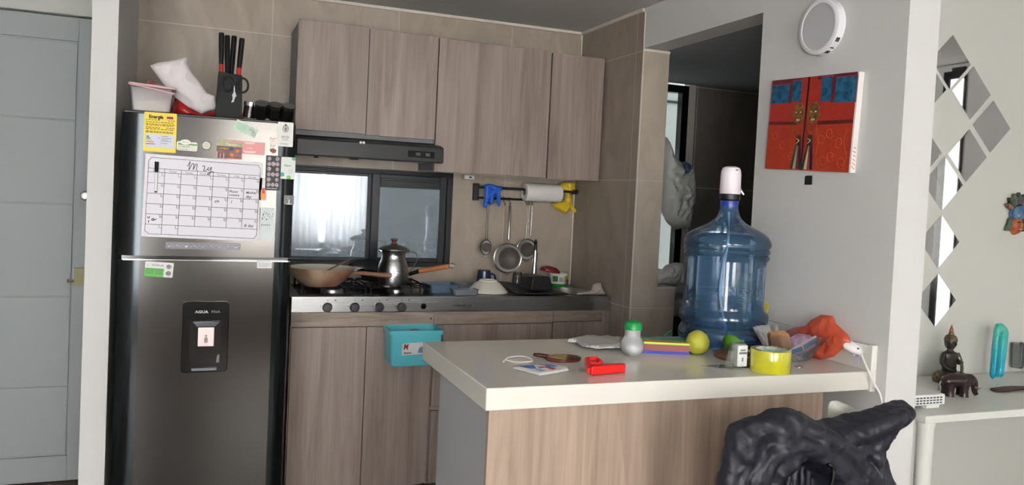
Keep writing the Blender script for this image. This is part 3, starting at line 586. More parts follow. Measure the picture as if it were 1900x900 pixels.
# ---------------------------------------------------------------- things on top of the fridge
FT = 1.607
T = thing('food_tub', 'clear plastic tub with pale pink lid at left end of fridge top', 'food container', (-.178, 3.13, FT))
bm = nb(); s0, s1 = .060, .068
pr = [(-s0, 0), (s0, 0), (s1, .088), (-s1, .088)]
prism(bm, pr, XZ, -.04, .04); obj('tub', bm, thin('clear_plastic', (225, 222, 225), .15, .8, .28, (225, 218, 220)), T, bev=.006)
bm = nb(); box(bm, -.045, .052, -.03, .03, .002, .045); obj('cream_contents', bm, mat('cream_food', (232, 224, 200), .7), T, bev=.004)
bm = nb(); prism(bm, rrect(-s1 - .012, s1 + .006, -.046, .046, .012), XY, .088, .096); tube(bm, [(-s1 - .012, -.044, .09), (s1, -.044, .074)], .004, 8); l = obj('lid', bm, mat('lid_pink', (205, 165, 168), .4), T, bev=.002); l.rotation_euler = (0, .06, 0)
T = thing('patterned_pouch', 'small red and white patterned packet leaning behind the tub', 'packet', (-.15, 3.33, FT))
bm = nb(); pillow(bm, [(-.08, .0), (.07, 0), (.05, .08), (.0, .12), (-.055, .145), (-.062, .12), (-.05, .07)], lambda u, v, d: (u, d + v * .2, v), .02, .03, 24, .005, 30); obj('pouch', bm, mat('pouch_print', (190, 80, 70), .4, vary=((225, 215, 210), 38)), T)
T = thing('red_bag', 'red plastic bag flattened under the white paper bag', 'bag', (0, 3.28, FT))
bm = nb(); pillow(bm, [(-.12, 0), (.145, 0), (.14, .035), (.06, .045), (-.02, .03), (-.07, .065), (-.11, .075)], lambda u, v, d: (u, d * 2.5, v), .02, .03, 30, .005, 25); obj('bag', bm, mat('red_film', (185, 40, 38), .35), T)
T = thing('paper_bag', 'crumpled white paper bag leaning on top of the fridge', 'paper bag', (-.05, 3.21, FT))
P = [at(x, y, 'y', 3.21) for x, y in ((278, 122), (294, 116), (320, 112), (347, 106), (347, 118), (356, 135), (370, 152), (384, 172), (399, 178), (402, 198), (398, 203), (388, 205), (374, 211), (350, 199), (325, 181), (305, 158))]
bm = nb(); pillow(bm, [(p.x + .05, p.z - FT) for p in P], lambda u, v, d: (u, d, v), .022, .05, 60, .011, 24, 3.3, ridge=True); obj('bag', bm, mat('paper_bag_white', (222, 216, 216), .6), T)
# knife block
T = thing('knife_block', 'black tapered knife block standing on the fridge', 'knife block', (.079, 3.19, FT))
bm = nb(); prism(bm, [(-.047, 0), (.046, 0), (.043, .165), (-.040, .172)], XZ, -.045, .045); obj('block', bm, mat('block_black', (15, 16, 17), .7), T, bev=.003)
RED = mat('handle_red', (190, 50, 42), .35)
def knife(x, y, z0, h, rzt, label, ring=True):
    K = thing('kitchen_knife', label, 'knife', (.079 + x, 3.19 + y, FT + z0), rot=(0, rzt, 0), group='knives in the block')
    bm = nb(); box(bm, -.006, .006, -.001, .001, -.10, 0); obj('blade', bm, STEEL, K)
    bm = nb(); tube(bm, [(0, 0, .028 if ring else 0), (0, 0, .06), (0, 0, h - .01), (0, 0, h)], [.0105, .012, .0125, .011], 12, flat=.8); obj('handle', bm, BLACK, K)
    if ring: bm = nb(); tube(bm, [(0, 0, -.003), (0, 0, .030)], .0108, 12, flat=.8); obj('red_collar', bm, RED, K)
    return K
knife(-.030, -.02, .171, .145, -.03, 'leftmost black knife handle with red collar in the block')
knife(.030, -.02, .164, .140, .06, 'rightmost black knife handle with red collar in the block')
knife(-.009, .0, .172, .140, -.03, 'plain black knife handle left of centre in the block', False)
knife(.006, .012, .172, .143, .04, 'plain black knife handle right of centre in the block', False)
T = thing('scissors', 'black handled kitchen scissors held on front of the knife block', 'scissors', (.092, 3.135, FT + .075))
bm = nb()
for s in (-1, 1): tube(bm, [(s * .026 + .006 + .019 * math.cos(a), 0, .052 + .026 * math.sin(a)) for a in [2 * PI * i / 20 for i in range(20)]], .0042, 8, closed=True)
obj('grips', bm, BLACK, T)
bm = nb(); prism(bm, [(-.006, -.014), (.003, -.012), (.006, .003), (.012, .012), (.006, .026), (.004, .048), (.001, .048), (.001, .022), (-.004, .014), (-.001, 0)], XZ, -.0015, .0015); obj('blades', bm, mat('blade_grey', (120, 122, 124), .4, .8), T)
# spice jars
JG = thin('smoked_jar', (70, 66, 62), .08, 1, .55, (38, 34, 32))
def jar(x, y, z, rot, label, first=None):
    if first: return dup(first, (x, y, z), label=label, rot=rot)
    J = thing('spice_jar', label, 'spice jar', (x, y, z), rot=rot, group='spice jars on the fridge')
    bm = nb(); lathe(bm, [(0, 0), (.0225, 0), (.0225, .044), (.0225, .045)], seg=24); obj('glass_body', bm, JG, J)
    bm = nb(); lathe(bm, [(.0225, .043), (.0245, .044), (.0245, .058), (.021, .0595), (0, .0595)], seg=24); obj('steel_lid', bm, mat('jar_lid', (190, 190, 192), .22, 1), J); return J
names = ['spice jar nearest the knife block, tallest of the six', 'spice jar second from the knife block in the back row', 'spice jar at the right end of the back row', 'spice jar second in the front row, tilted', 'spice jar third in the front row', 'spice jar at the right corner of the fridge top']
spots = [(.150, 3.16, FT + .012, (.1, .12, 0)), (.200, 3.215, FT + .012, (.5, .1, 0)), (.258, 3.21, FT + .006, (.5, .12, 0)), (.190, 3.135, FT - .0, (.55, 0, 0)), (.238, 3.135, FT - .002, (.55, .05, 0)), (.286, 3.14, FT - .008, (.55, .08, 0))]
J0 = None
for l, s in zip(names, spots):
    j = jar(s[0], s[1], max(s[2], FT + .002) + (.013 if s[3][0] > .2 else 0), s[3], l, J0); J0 = J0 or j
# ---------------------------------------------------------------- wall cabinets
def door(nm, m, parent, x0, x1, z0, z1, y, tk=.018): 
    bm = nb(); box(bm, x0, x1, y, y + tk, z0, z1); return obj(nm, bm, m, parent, world=True, bev=.0012)
T = thing('wall_cabinet', 'grey-brown two-door wall cabinet directly above the black hood', 'cabinet', (.70, 3.88, 1.61), group='wall cabinets')
bxo('carcase', GREYM, T, .374, 1.024, 3.742, 4.030, 1.606, 2.108, world=True)
door('door', W1[0], T, .3745, .692, 1.628, 2.118, 3.722); door('door', W1[1], T, .6945, 1.022, 1.624, 2.113, 3.722)
T = thing('wall_cabinet', 'wide single-door wall cabinet between the hood cabinet and the narrow one', 'cabinet', (1.31, 3.88, 1.48), group='wall cabinets')
bxo('carcase', GREYM, T, 1.026, 1.612, 3.742, 4.030, 1.482, 2.100, world=True)
door('door', W1[2], T, 1.0275, 1.609, 1.474, 2.108, 3.722)
T = thing('wall_cabinet', 'narrow wall cabinet at the right end beside the tiled corner', 'cabinet', (1.76, 3.88, 1.48), group='wall cabinets')
bxo('carcase', GREYM, T, 1.614, 1.916, 3.742, 4.030, 1.480, 2.095, world=True)
door('door', W1[3], T, 1.6165, 1.908, 1.471, 2.102, 3.722)
# hood
HB = mat('hood_black', (36, 38, 40), .35)
T = thing('range_hood', 'slim black range hood under the two-door wall cabinet', 'range hood', (.72, 3.85, 1.51))
bm = nb(); prism(bm, [(3.655, 1.512), (3.66, 1.585), (3.74, 1.603), (4.02, 1.603), (4.02, 1.535), (3.70, 1.512)], lambda u, v, d: (d, u, v), .378, 1.052); obj('housing', bm, HB, T, world=True, bev=.004)
bm = nb(); box(bm, .39, .86, 3.72, 3.98, 1.519, 1.5255); obj('filter', bm, mat('filter_aluminium', (175, 178, 180), .4, .7), T, world=True); 
bm = nb(); box(bm, .88, 1.03, 3.78, 3.96, 1.518, 1.527); obj('lamp_cover', bm, mat('lamp_cover', (190, 195, 195), .3), T, world=True)
bm = nb(); box(bm, .880, 1.008, 3.6535, 3.661, 1.532, 1.562); sw = obj('switch_panel', bm, GLOSSB, T, world=True)
for x in (.928, .975): bm = nb(); box(bm, x - .011, x + .011, 3.6505, 3.655, 1.540, 1.555); obj('rocker_switch', bm, mat('rocker', (70, 72, 75), .35), sw, bev=.001).location = -T.location
bm = nb(); tube(bm, [(.46, 3.70, 1.508), (.48, 3.70, 1.508)], .004); tube(bm, [(.62, 3.70, 1.508), (.66, 3.70, 1.508)], .003); obj('filter_clip', bm, BLACK, T, world=True)
for i in range(2):
    bm = nb(); lathe(bm, [(0, .001), (.006, .001), (.006, 0)], (.66 + .014 * i, 3.6555, 1.588 - .004), 12, M=Matrix.Rotation(PI / 2, 4, 'X')); obj('badge_dot', bm, mat('badge_silver', (140, 140, 140), .3, 1), T, world=True)
T = thing('socket_box', 'small white socket box under the wide wall cabinet', 'outlet', (1.29, 4.0, 1.46))
bm = nb(); box(bm, -.028, .028, -.02, .03, -.01, .012); obj('box', bm, WHITE, T, bev=.003)
bm = nb(); box(bm, -.002, .012, -.0212, -.02, -.003, .004); obj('slot', bm, INK, T)
# ---------------------------------------------------------------- base cabinets
T = thing('base_cabinet', 'two-door base cabinet under the cooktop next to the refrigerator', 'cabinet', (.69, 3.78, 0), group='base cabinets')
bm = nb(); box(bm, .372, 1.010, 3.566, 4.02, .08, .82); box(bm, .38, 1.0, 3.62, 4.0, 0, .08); obj('carcase', bm, W1[4], T, world=True)
door('top_rail', WR, T, .372, 1.010, .764, .826, 3.548)
door('door', W1[1], T, .376, .699, .03, .760, 3.548); door('door', W1[4], T, .7025, 1.004, .03, .760, 3.548)
bm = nb(); lathe(bm, [(0, .001), (.004, .001), (.004, 0)], (.995, 3.5475, .795), 12, M=Matrix.Rotation(PI / 2, 4, 'X')); obj('screw_hole', bm, INK, T, world=True)
T = thing('base_cabinet', 'wide base cabinet with a deep drawer behind the island end', 'cabinet', (1.31, 3.78, 0), group='base cabinets')
bm = nb(); box(bm, 1.011, 1.608, 3.566, 4.02, .08, .82); box(bm, 1.02, 1.6, 3.62, 4.0, 0, .08); obj('carcase', bm, W1[0], T, world=True)
door('top_rail', WR, T, 1.011, 1.608, .768, .826, 3.548)
door('drawer', W1[2], T, 1.014, 1.605, .385, .764, 3.548); door('door', W1[3], T, 1.014, 1.605, .03, .365, 3.548)
T = thing('base_cabinet', 'narrow base cabinet at the tiled corner below the sink', 'cabinet', (1.76, 3.78, 0), group='base cabinets')
bm = nb(); box(bm, 1.609, 1.916, 3.566, 4.02, .08, .78); box(bm, 1.62, 1.91, 3.62, 4.0, 0, .08); obj('carcase', bm, W1[3], T, world=True)
door('top_rail', WR, T, 1.609, 1.875, .775, .826, 3.548); door('door', W1[0], T, 1.6125, 1.875, .03, .771, 3.548); door('end_filler', W1[1], T, 1.877, 1.916, .03, .826, 3.548)
# ---------------------------------------------------------------- steel counter with gas hob and sink
SF = brushed('counter_front_steel', (196, 197, 198), .22, 'x'); SD = mat('counter_top_steel', (150, 150, 150), .3, 1)
T = thing('cooktop_counter', 'stainless steel counter with gas hob, knobs and round sink', 'cooktop', (1.15, 3.78, .826))
bm = nb()
for b in ((.370, 1.70, 3.546, 4.03), (1.70, 1.90, 3.546, 3.60), (1.70, 1.90, 3.93, 4.03), (1.90, 1.918, 3.546, 4.03)): box(bm, b[0], b[1], b[2], b[3], .890, .896)
obj('worktop', bm, SD, T, world=True)
bm = nb(); box(bm, .370, 1.918, 3.540, 3.546, .828, .898); obj('front_panel', bm, SF, T, world=True, bev=.0015)
bm = nb(); box(bm, .41, 1.02, 3.60, 3.97, .896, .8985); obj('hob_plate', bm, mat('hob_plate', (60, 60, 62), .25, .8), T, world=True, bev=.001)
bm = nb(); lathe(bm, [(0, -.10), (.03, -.102), (.07, -.09), (.098, -.03), (.104, .0), (.112, .003), (.118, 0)], (1.80, 3.765, .896), 40, sy=1.45); obj('sink_bowl', bm, mat('sink_steel', (195, 193, 188), .28, 1), T, world=True)
for x in (.523, .642, .751, .853):
    bm = nb(); lathe(bm, [(.0, .022), (.017, .021), (.019, .018), (.0195, .004), (.0215, .002), (.0215, 0), (0, 0)], (x, 3.540, .850), 28, M=Matrix.Rotation(PI / 2, 4, 'X')); k = obj('knob', bm, mat('knob_grey', (52, 54, 58), .35), T, world=True)
    bm = nb(); box(bm, x - .0018, x + .0018, 3.5155, 3.519, .853, .867); o = obj('pointer', bm, mat('knob_dark', (30, 30, 33), .4), k); o.location = -T.location
    bm = nb()
    for dx, dz in ((0, .031), (-.028, .004), (.033, .031)): box(bm, x + dx - .0015, x + dx + .0015, 3.539, 3.5405, .850 + dz - .0015, .850 + dz + .0015)
    box(bm, x + .034, x + .037, 3.539, 3.5405, .880, .884); obj('dial_mark', bm, INK, T, world=True)
bm = nb(); lathe(bm, [(0, .010), (.006, .0095), (.0075, .006), (.0125, .006), (.0135, .003), (.0135, 0), (0, 0)], (.955, 3.540, .8535), 24, M=Matrix.Rotation(PI / 2, 4, 'X')); obj('igniter_button', bm, mat('button_dark_chrome', (96, 97, 100), .15, 1), T, world=True)
text('CHALLENGER', .0145, INK, T, Vector((1.096, 3.5394, .8505)) - T.location, bold=.0003, sx=.98)
BR = mat('burner_alu', (170, 170, 168), .35, .9); IRON = mat('cast_iron', (24, 24, 25), .5)
for x, y, r in ((.565, 3.70, .045), (.565, 3.88, .035), (.86, 3.70, .035), (.86, 3.88, .045)):
    bm = nb(); lathe(bm, [(r * 1.15, 0), (r * 1.1, .012), (r * .85, .014), (r * .8, 0)], (x, y, .8985), 28); o = obj('burner', bm, BR, T, world=True)
    bm = nb(); lathe(bm, [(0, .02), (r * .7, .02), (r * .8, .017), (r * .8, .013), (0, .013)], (x, y, .8985), 28); o2 = obj('burner_cap', bm, IRON, o); o2.location = -T.location
def grate(x0, x1, label):
    g = thing('pan_support', label, 'hob grate', ((x0 + x1) / 2, 3.79, .8985), group='hob grates'); hw = (x1 - x0) / 2; hy = .185
    bm = nb(); z = .030; r = .0042
    tube(bm, [(-hw, -hy, z), (hw, -hy, z), (hw, hy, z), (-hw, hy, z)], r, 6, closed=True)
    for i in range(7):
        x = -hw + 2 * hw * (i + .5) / 7
        for s in (-1, 1):
            tube(bm, [(x, s * hy, z), (x, s * (hy - .05 - .02 * (i % 2)), z + .001), (x * .6, s * .035, z + .001)], r * .8, 6)
    tube(bm, [(-hw, 0, z), (hw, 0, z)], r, 6)
    for sx in (-1, 1):
        for sy in (-1, 0, 1): tube(bm, [(sx * hw, sy * hy, z), (sx * hw * 1.02, sy * hy * 1.02, .0005)], r, 6)
    for sx in (-.35, .35):
        for sy in (-1, 1): tube(bm, [(sx * hw, sy * hy, z), (sx * hw, sy * hy * 1.02, .0005)], r, 6)
    obj('grate', bm, IRON, g); return g
grate(.43, .70, 'black iron grate under the cream wok'); grate(.725, 1.0, 'black iron grate under the aluminium chocolate pot')
GZ = .8985 + .0345
# ---------------------------------------------------------------- pots and pans
OW = mat('orange_wood_handle', (196, 124, 78), .45, vary=((170, 96, 58), 12)); PW2 = mat('pale_wood_handle', (168, 122, 92), .5, vary=((140, 98, 74), 14))
def pan(name, label, x, y, rb, rt, h, m, inner, z=GZ, cat='frying pan'):
    T = thing(name, label, cat, (x, y, z))
    bm = nb(); lathe(bm, [(0, 0), (rb, 0), (rb + (rt - rb) * .45, h * .30), (rb + (rt - rb) * .85, h * .75), (rt, h), (rt - .003, h), (rb + (rt - rb) * .83, h * .75), (rb * .98, .005), (0, .004)], seg=44)
    for f in bm.faces:
        c = f.calc_center_median(); f.normal_update()
    me = obj('pan_body', bm, m, T)
    if inner:
        bm = nb(); lathe(bm, [(rt - .0035, h + .0003), (rb + (rt - rb) * .83 - .001, h * .75), (rb * .97, .0065), (0, .0055)], seg=44); obj('inner_coating', bm, inner, T)
    return T
T = pan('wok', 'cream stained wok with wooden handle on the left burner', .508, 3.66, .075, .148, .082, mat('wok_cream', (196, 176, 150), .35, vary=((150, 104, 78), 7)), mat('wok_inside', (222, 220, 200), .3), cat='wok')
bm = nb(); tube(bm, [(.143, -.03, .062), (.18, -.055, .062), (.25, -.085, .058), (.292, -.10, .057), (.298, -.102, .057)], [.009, .0125, .0135, .0145, .012], 14, flat=.75); obj('handle', bm, PW2, T)
T = thing('wooden_spatula', 'wooden spatula resting inside the wok', 'spatula', (.508, 3.66, GZ))
bm = nb(); tube(bm, [(-.02, .03, .035), (.06, .05, .075), (.105, .06, .098), (.135, .066, .112)], [.012, .0065, .008, .011], 10, flat=.5); obj('spatula', bm, mat('dark_spatula_wood', (128, 98, 82), .6), T)
T = pan('frying_pan', 'black frying pan mostly hidden behind the wok', .575, 3.915, .085, .104, .045, mat('pan_black', (28, 29, 31), .35), None, z=GZ)
bm = nb(); tube(bm, [(-.12, 0, .045), (.0, -.02, .052), (.10, -.04, .048)], [.008, .011, .008], 10, flat=.5); obj('handle', bm, BLACK, T)
T = pan('skillet', 'black skillet with orange wooden handle behind the chocolate pot', .84, 3.90, .095, .118, .045, mat('pan_black', (28, 29, 31), .35), None)
a = at(762, 508, 'y', 3.80) - T.location; b = at(778, 503, 'y', 3.77) - T.location; c = at(834, 494, 'y', 3.70) - T.location
bm = nb(); tube(bm, [Vector((.11, -.05, .035)), a, b], [.009, .0095, .011], 12); obj('handle_neck', bm, BLACK, T)
bm = nb(); tube(bm, [b, b + (c - b) * .5, c], [.0115, .0125, .0115], 14); obj('handle', bm, OW, T)
bm = nb(); e = c + (c - b).normalized() * .014; tube(bm, [e + Vector((.011 * math.cos(t_), 0, .011 * math.sin(t_))) for t_ in [2 * PI * i / 20 for i in range(20)]], .0019, 8, closed=True); obj('hanging_ring', bm, CHROME, T)
# dark pan lid leaning between the pans
T = thing('pan_lid', 'dark round pan lid with slotted edge leaning against the kitchen window', 'lid', (.775, 3.985, GZ + .0), rot=(-.2, 0, .0))
bm = nb(); lathe(bm, [(0, .012), (.045, .010), (.085, .004), (.09, 0), (.085, 0), (0, .008)], (0, 0, .052), 40, sy=.45, M=Matrix.Rotation(PI / 2, 4, 'X') @ Matrix.Rotation(0, 4, 'Z')); obj('lid', bm, mat('lid_black', (30, 32, 35), .2), T)
# chocolate pot
ALUM = brushed('pot_aluminium', (200, 200, 200), .26, 'x', amt=.08)
T = thing('chocolate_pot', 'tall aluminium pot with lid and brown knob on the hob', 'pot', (at(728, 530, 'y', 3.70).x, 3.70, GZ))
bm = nb(); lathe(bm, [(0, 0), (.060, 0), (.066, .004), (.072, .03), (.072, .06), (.068, .09), (.058, .118), (.053, .135), (.055, .148), (.063, .160), (.066, .163), (.060, .161), (.05, .14), (.05, .02), (0, .01)], seg=48); obj('pot_body', bm, ALUM, T)
bm = nb(); lathe(bm, [(.074, .163), (.073, .168), (.05, .180), (.02, .187), (0, .188), (0, .182), (.05, .172), (.06, .161)], seg=40); obj('lid', bm, mat('lid_dull', (128, 120, 112), .35, .8), T)
bm = nb(); lathe(bm, [(0, .186), (.016, .187), (.018, .191), (.010, .195), (.010, .202), (.017, .209), (.016, .215), (0, .218)], seg=24); obj('lid_knob', bm, mat('knob_brown', (92, 56, 44), .4), T)
bm = nb(); tube(bm, smooth([(.058, -.01, .150), (.085, -.014, .158), (.104, -.018, .146), (.110, -.02, .125), (.098, -.018, .095), (.080, -.014, .065), (.070, -.01, .050)], 6), .0038, 10, flat=.7); obj('handle', bm, mat('handle_alu', (205, 205, 205), .25, 1), T)
bm = nb(); prism(bm, [(-.062, .150), (-.079, .166), (-.074, .168), (-.05, .165)], XZ, -.015, .015); obj('spout', bm, mat('handle_alu', (205, 205, 205), .25, 1), T, bev=.002)
# ---------------------------------------------------------------- dishes on the counter
CZ = .8985
BT = thin('blue_tray_plastic', (190, 205, 220), .12, 1, .4, (135, 158, 182)); GT = thin('grey_tray_plastic', (200, 208, 214), .12, 1, .45, (165, 172, 180))
def tray(label, px, py, y, wx, wy, h, m, rz, z=CZ):
    p = at(px, py, 'y', y); T = thing('plastic_container', label, 'food container', (p.x, y, z), rz, group='plastic containers on the counter')
    bm = nb(); P0 = rrect(-wx / 2 * .9, wx / 2 * .9, -wy / 2 * .9, wy / 2 * .9, .012); P1 = rrect(-wx / 2, wx / 2, -wy / 2, wy / 2, .014); n_ = len(P0)
    A = [bm.verts.new((u, v, 0)) for u, v in P0]; B = [bm.verts.new((u, v, h)) for u, v in P1]; D = [bm.verts.new((u * 1.05, v * 1.05, h)) for u, v in P1]
    face(bm, A[::-1])
    for i in range(n_):
        j = (i + 1) % n_; face(bm, [A[i], A[j], B[j], B[i]]); face(bm, [B[i], B[j], D[j], D[i]])
    o = obj('container', bm, m, T); s = o.modifiers.new('solid', 'SOLIDIFY'); s.thickness = .0015; return T
tray('bluish clear plastic container left of the white bowl', 818, 540, 3.72, .155, .12, .038, BT, .12)
tray('small grey clear plastic tray in front of the white bowl', 861, 548, 3.61, .125, .075, .026, GT, 0)
tray('flat clear lid-like container behind the bluish one', 850, 528, 3.86, .14, .10, .025, GT, .1)
T = thing('mug', 'dark navy mug upside down at back of the counter', 'mug', (at(898, 510, 'y', 3.93).x, 3.93, .896))
bm = nb(); lathe(bm, [(0, .088), (.030, .088), (.034, .084), (.040, .02), (.041, 0), (.038, 0)], seg=32); obj('cup', bm, mat('navy_glaze', (38, 50, 84), .2), T)
bm = nb(); tube(bm, smooth([(.034, -.005, .07), (.055, -.01, .06), (.058, -.01, .03), (.040, -.006, .015)], 5), .005, 8); obj('handle', bm, mat('navy_glaze', (38, 50, 84), .2), T)
T = thing('bowl', 'white bowl turned upside down on the counter', 'bowl', (at(907, 540, 'y', 3.68).x, 3.70, CZ))
bm = nb(); lathe(bm, [(.098, 0), (.099, .003), (.09, .016), (.062, .044), (.046, .054), (.044, .060), (.040, .060), (.039, .055), (0, .054)], seg=44); obj('bowl_shell', bm, mat('bowl_white', (232, 226, 214), .25), T)
bm = nb(); lathe(bm, [(0, .0555), (.026, .0553), (.034, .0548)], seg=28); obj('foot_print', bm, mat('bowl_stamp', (160, 120, 110), .5), T)
T = thing('drying_mat', 'dark grey rubber mat draped beside the sink', 'mat', (1.53, 3.78, CZ))
bm = nb(); n1, n2 = 24, 16; G_ = []
for j in range(n2 + 1):
    row = []
    for i in range(n1 + 1):
        x = -.10 + .27 * i / n1; y = -.20 + .32 * j / n2; row.append(bm.verts.new((x, y, .004 + max(0, .022 * math.sin((x + .17) * 14)) * (j / n2) + .003 * noise.noise((x * 18, y * 18, 2)))))
    G_.append(row)
for a, b in zip(G_, G_[1:]):
    for i in range(n1): face(bm, [a[i], a[i + 1], b[i + 1], b[i]])
o = obj('mat_sheet', bm, mat('rubber_dark', (46, 46, 48), .35), T); s = o.modifiers.new('solid', 'SOLIDIFY'); s.thickness = .004
T = thing('drainer_caddy', 'black plastic sink caddy standing right under the faucet', 'caddy', (1.590, 3.74, .9112), 0)
bm = nb(); prism(bm, [(-.060, 0), (.060, 0), (.045, .062), (.03, .07), (-.035, .07), (-.052, .060)], XZ, -.08, .07); obj('caddy', bm, mat('caddy_black', (36, 36, 38), .3), T, bev=.006)
T = thing('faucet', 'chrome kitchen tap with tall narrow neck', 'faucet', (1.668, 3.95, .896), -.40)
bm = nb(); lathe(bm, [(0, 0), (.026, 0), (.026, .012), (.020, .018), (.016, .06), (.014, .062), (0, .064)], seg=24); obj('base', bm, CHROME, T)
bm = nb(); tube(bm, [(0, 0, .055), (0, 0, .17)] + arc((-.045, .20), .047, 0, PI * .95, 10, lambda a, b: (0, a, b)) + [(0, -.094, .185)], [.009] * 14, 14); obj('neck', bm, mat('tap_dark_chrome', (120, 120, 124), .15, 1), T)
bm = nb(); tube(bm, [(0, -.094, .20), (0, -.096, .17), (-.001, -.099, .12), (-.002, -.102, .08), (-.002, -.103, .06)], [.011, .013, .0115, .015, .016], 16); obj('spray_head', bm, CHROME, T)
bm = nb(); tube(bm, [(.012, 0, .045), (.045, -.01, .060)], [.006, .005], 10); obj('lever', bm, CHROME, T)
T = thing('glass_cup', 'small upturned glass beside the base of the tap', 'glass', (1.583, 3.975, .896))
bm = nb(); lathe(bm, [(0, .075), (.02, .074), (.026, .06), (.030, 0), (.028, 0), (.024, .058), (0, .07)], seg=24); obj('glass', bm, thin('clear_cup', (215, 218, 220), .05, 1, .1), T)
T = thing('yogurt_tub', 'white and green plastic tub with printed label by the sink', 'plastic tub', (at(1035, 530, 'y', 3.95).x, 3.95, .896))
bm = nb(); lathe(bm, [(0, 0), (.040, 0), (.0405, .002), (.046, .018), (.044, .018)], seg=36); obj('green_base', bm, mat('tub_green', (40, 150, 70), .35), T)
bm = nb(); lathe(bm, [(.041, .018), (.0435, .018), (.049, .068), (.051, .070), (.051, .074), (.047, .074), (.042, .02)], seg=36); b_ = obj('tub_wall', bm, mat('tub_white', (225, 228, 220), .35), T)
def curved(parent, nm, m, a0, a1, z0, z1, r0, r1, off_=.0006):
    bm = nb(); k = 10; A = [bm.verts.new(((r0 + off_) * math.sin(a0 + (a1 - a0) * i / k), -(r0 + off_) * math.cos(a0 + (a1 - a0) * i / k), z0)) for i in range(k + 1)]
    B = [bm.verts.new(((r1 + off_) * math.sin(a0 + (a1 - a0) * i / k), -(r1 + off_) * math.cos(a0 + (a1 - a0) * i / k), z1)) for i in range(k + 1)]
    for i in range(k): face(bm, [A[i], A[i + 1], B[i + 1], B[i]])
    return obj(nm, bm, m, parent)
curved(T, 'label_block', mat('label_dkgreen', (55, 120, 60), .4), -1.1, -.45, .03, .06, .0445, .0482); curved(T, 'label_block', mat('label_lime', (165, 190, 60), .4), .35, 1.0, .03, .062, .0445, .0484); curved(T, 'label_block', mat('label_grey2', (175, 178, 172), .4), -.3, .25, .03, .055, .0445, .0476)
T = thing('red_bowl', 'dark red plastic bowl tipped over behind the yogurt tub', 'bowl', (at(1020, 500, 'y', 3.99).x, 3.985, .968), rot=(0, .22, 0))
bm = nb(); lathe(bm, [(.062, .0), (.055, .018), (.03, .032), (0, .034)], seg=36, sy=.6); o = obj('bowl_shell', bm, mat('dark_red_plastic', (128, 36, 42), .35), T); s = o.modifiers.new('solid', 'SOLIDIFY'); s.thickness = .002
T = thing('small_jar', 'tiny clear shaker by the corner behind the sink', 'shaker', (1.87, 3.985, .896))
bm = nb(); lathe(bm, [(0, 0), (.014, 0), (.016, .03), (.010, .038), (.010, .05), (0, .052)], seg=20); obj('shaker', bm, thin('clear_cup2', (200, 200, 200), .1, 1, .4, (170, 170, 168)), T)
T = thing('kitchen_cloth', 'crumpled beige cloth on the counter corner beside the sink', 'cloth', (1.855, 3.60, .8985))
P = [(-.10, 0), (.055, 0), (.058, .012), (.045, .02), (.035, .045), (.03, .06), (.0, .058), (-.012, .05), (-.018, .025), (-.04, .018), (-.095, .010)]
bm = nb(); pillow(bm, P, lambda u, v, d: (u, d, v), .035, .03, 40, .010, 34, 1.1, ridge=True); obj('cloth', bm, mat('cloth_beige', (205, 192, 180), .85), T)
# ---------------------------------------------------------------- rail with gloves, towel and strainers
T = thing('wall_rail', 'black double-bar rail on the back wall below the cabinets', 'rack', (1.62, 4.03, 1.39))
IR = mat('rail_black', (24, 24, 26), .4)
bm = nb(); box(bm, 1.327, 1.352, 4.022, 4.031, 1.342, 1.432); box(bm, 1.352, 1.375, 3.955, 4.031, 1.405, 1.418); box(bm, 1.352, 1.375, 3.985, 4.031, 1.352, 1.362); box(bm, 1.327, 1.36, 4.018, 4.03, 1.342, 1.432); obj('bracket', bm, IR, T, world=True, bev=.001)
for z in (1.366, 1.408):
    bm = nb(); lathe(bm, [(0, .003), (.005, .002), (.006, 0)], (1.342, 4.018, z), 10, M=Matrix.Rotation(PI / 2, 4, 'X')); obj('screw', bm, mat('screw_dark', (70, 70, 72), .3, 1), T, world=True)
RY = 3.965
bm = nb(); tube(bm, [(1.35, RY, 1.412), (1.905, RY, 1.412)], .0065, 12); tube(bm, [(1.35, 3.995, 1.357), (1.70, 3.995, 1.357)], .006, 12); obj('bars', bm, IR, T, world=True)
bm = nb(); lathe(bm, [(0, 0), (.012, 0), (.014, .006), (.010, .016), (0, .018)], (1.892, RY, 1.412), 14, M=Matrix.Rotation(PI / 2, 4, 'Y')); box(bm, 1.88, 1.888, RY - .006, 4.03, 1.40, 1.424); obj('end_knob', bm, IR, T, world=True)
T = thing('paper_towel_roll', 'white paper towel roll on the black rail', 'paper towel', (1.70, RY, 1.408))
bm = nb(); MY = Matrix.Rotation(PI / 2, 4, 'Y')
lathe(bm, [(.020, -.105), (.046, -.105), (.0475, -.103), (.0475, .100), (.046, .102), (.020, .102), (.020, -.105)], (0, 0, -.009), 36, M=MY); obj('paper', bm, mat('tissue', (235, 230, 226), .9, bump=(160, .5)), T)
bm = nb(); lathe(bm, [(.0195, -.1055), (.017, -.1055), (.017, .10)], (0, 0, -.009), 24, M=MY); obj('cardboard_core', bm, mat('cardboard', (120, 110, 104), .8), T)
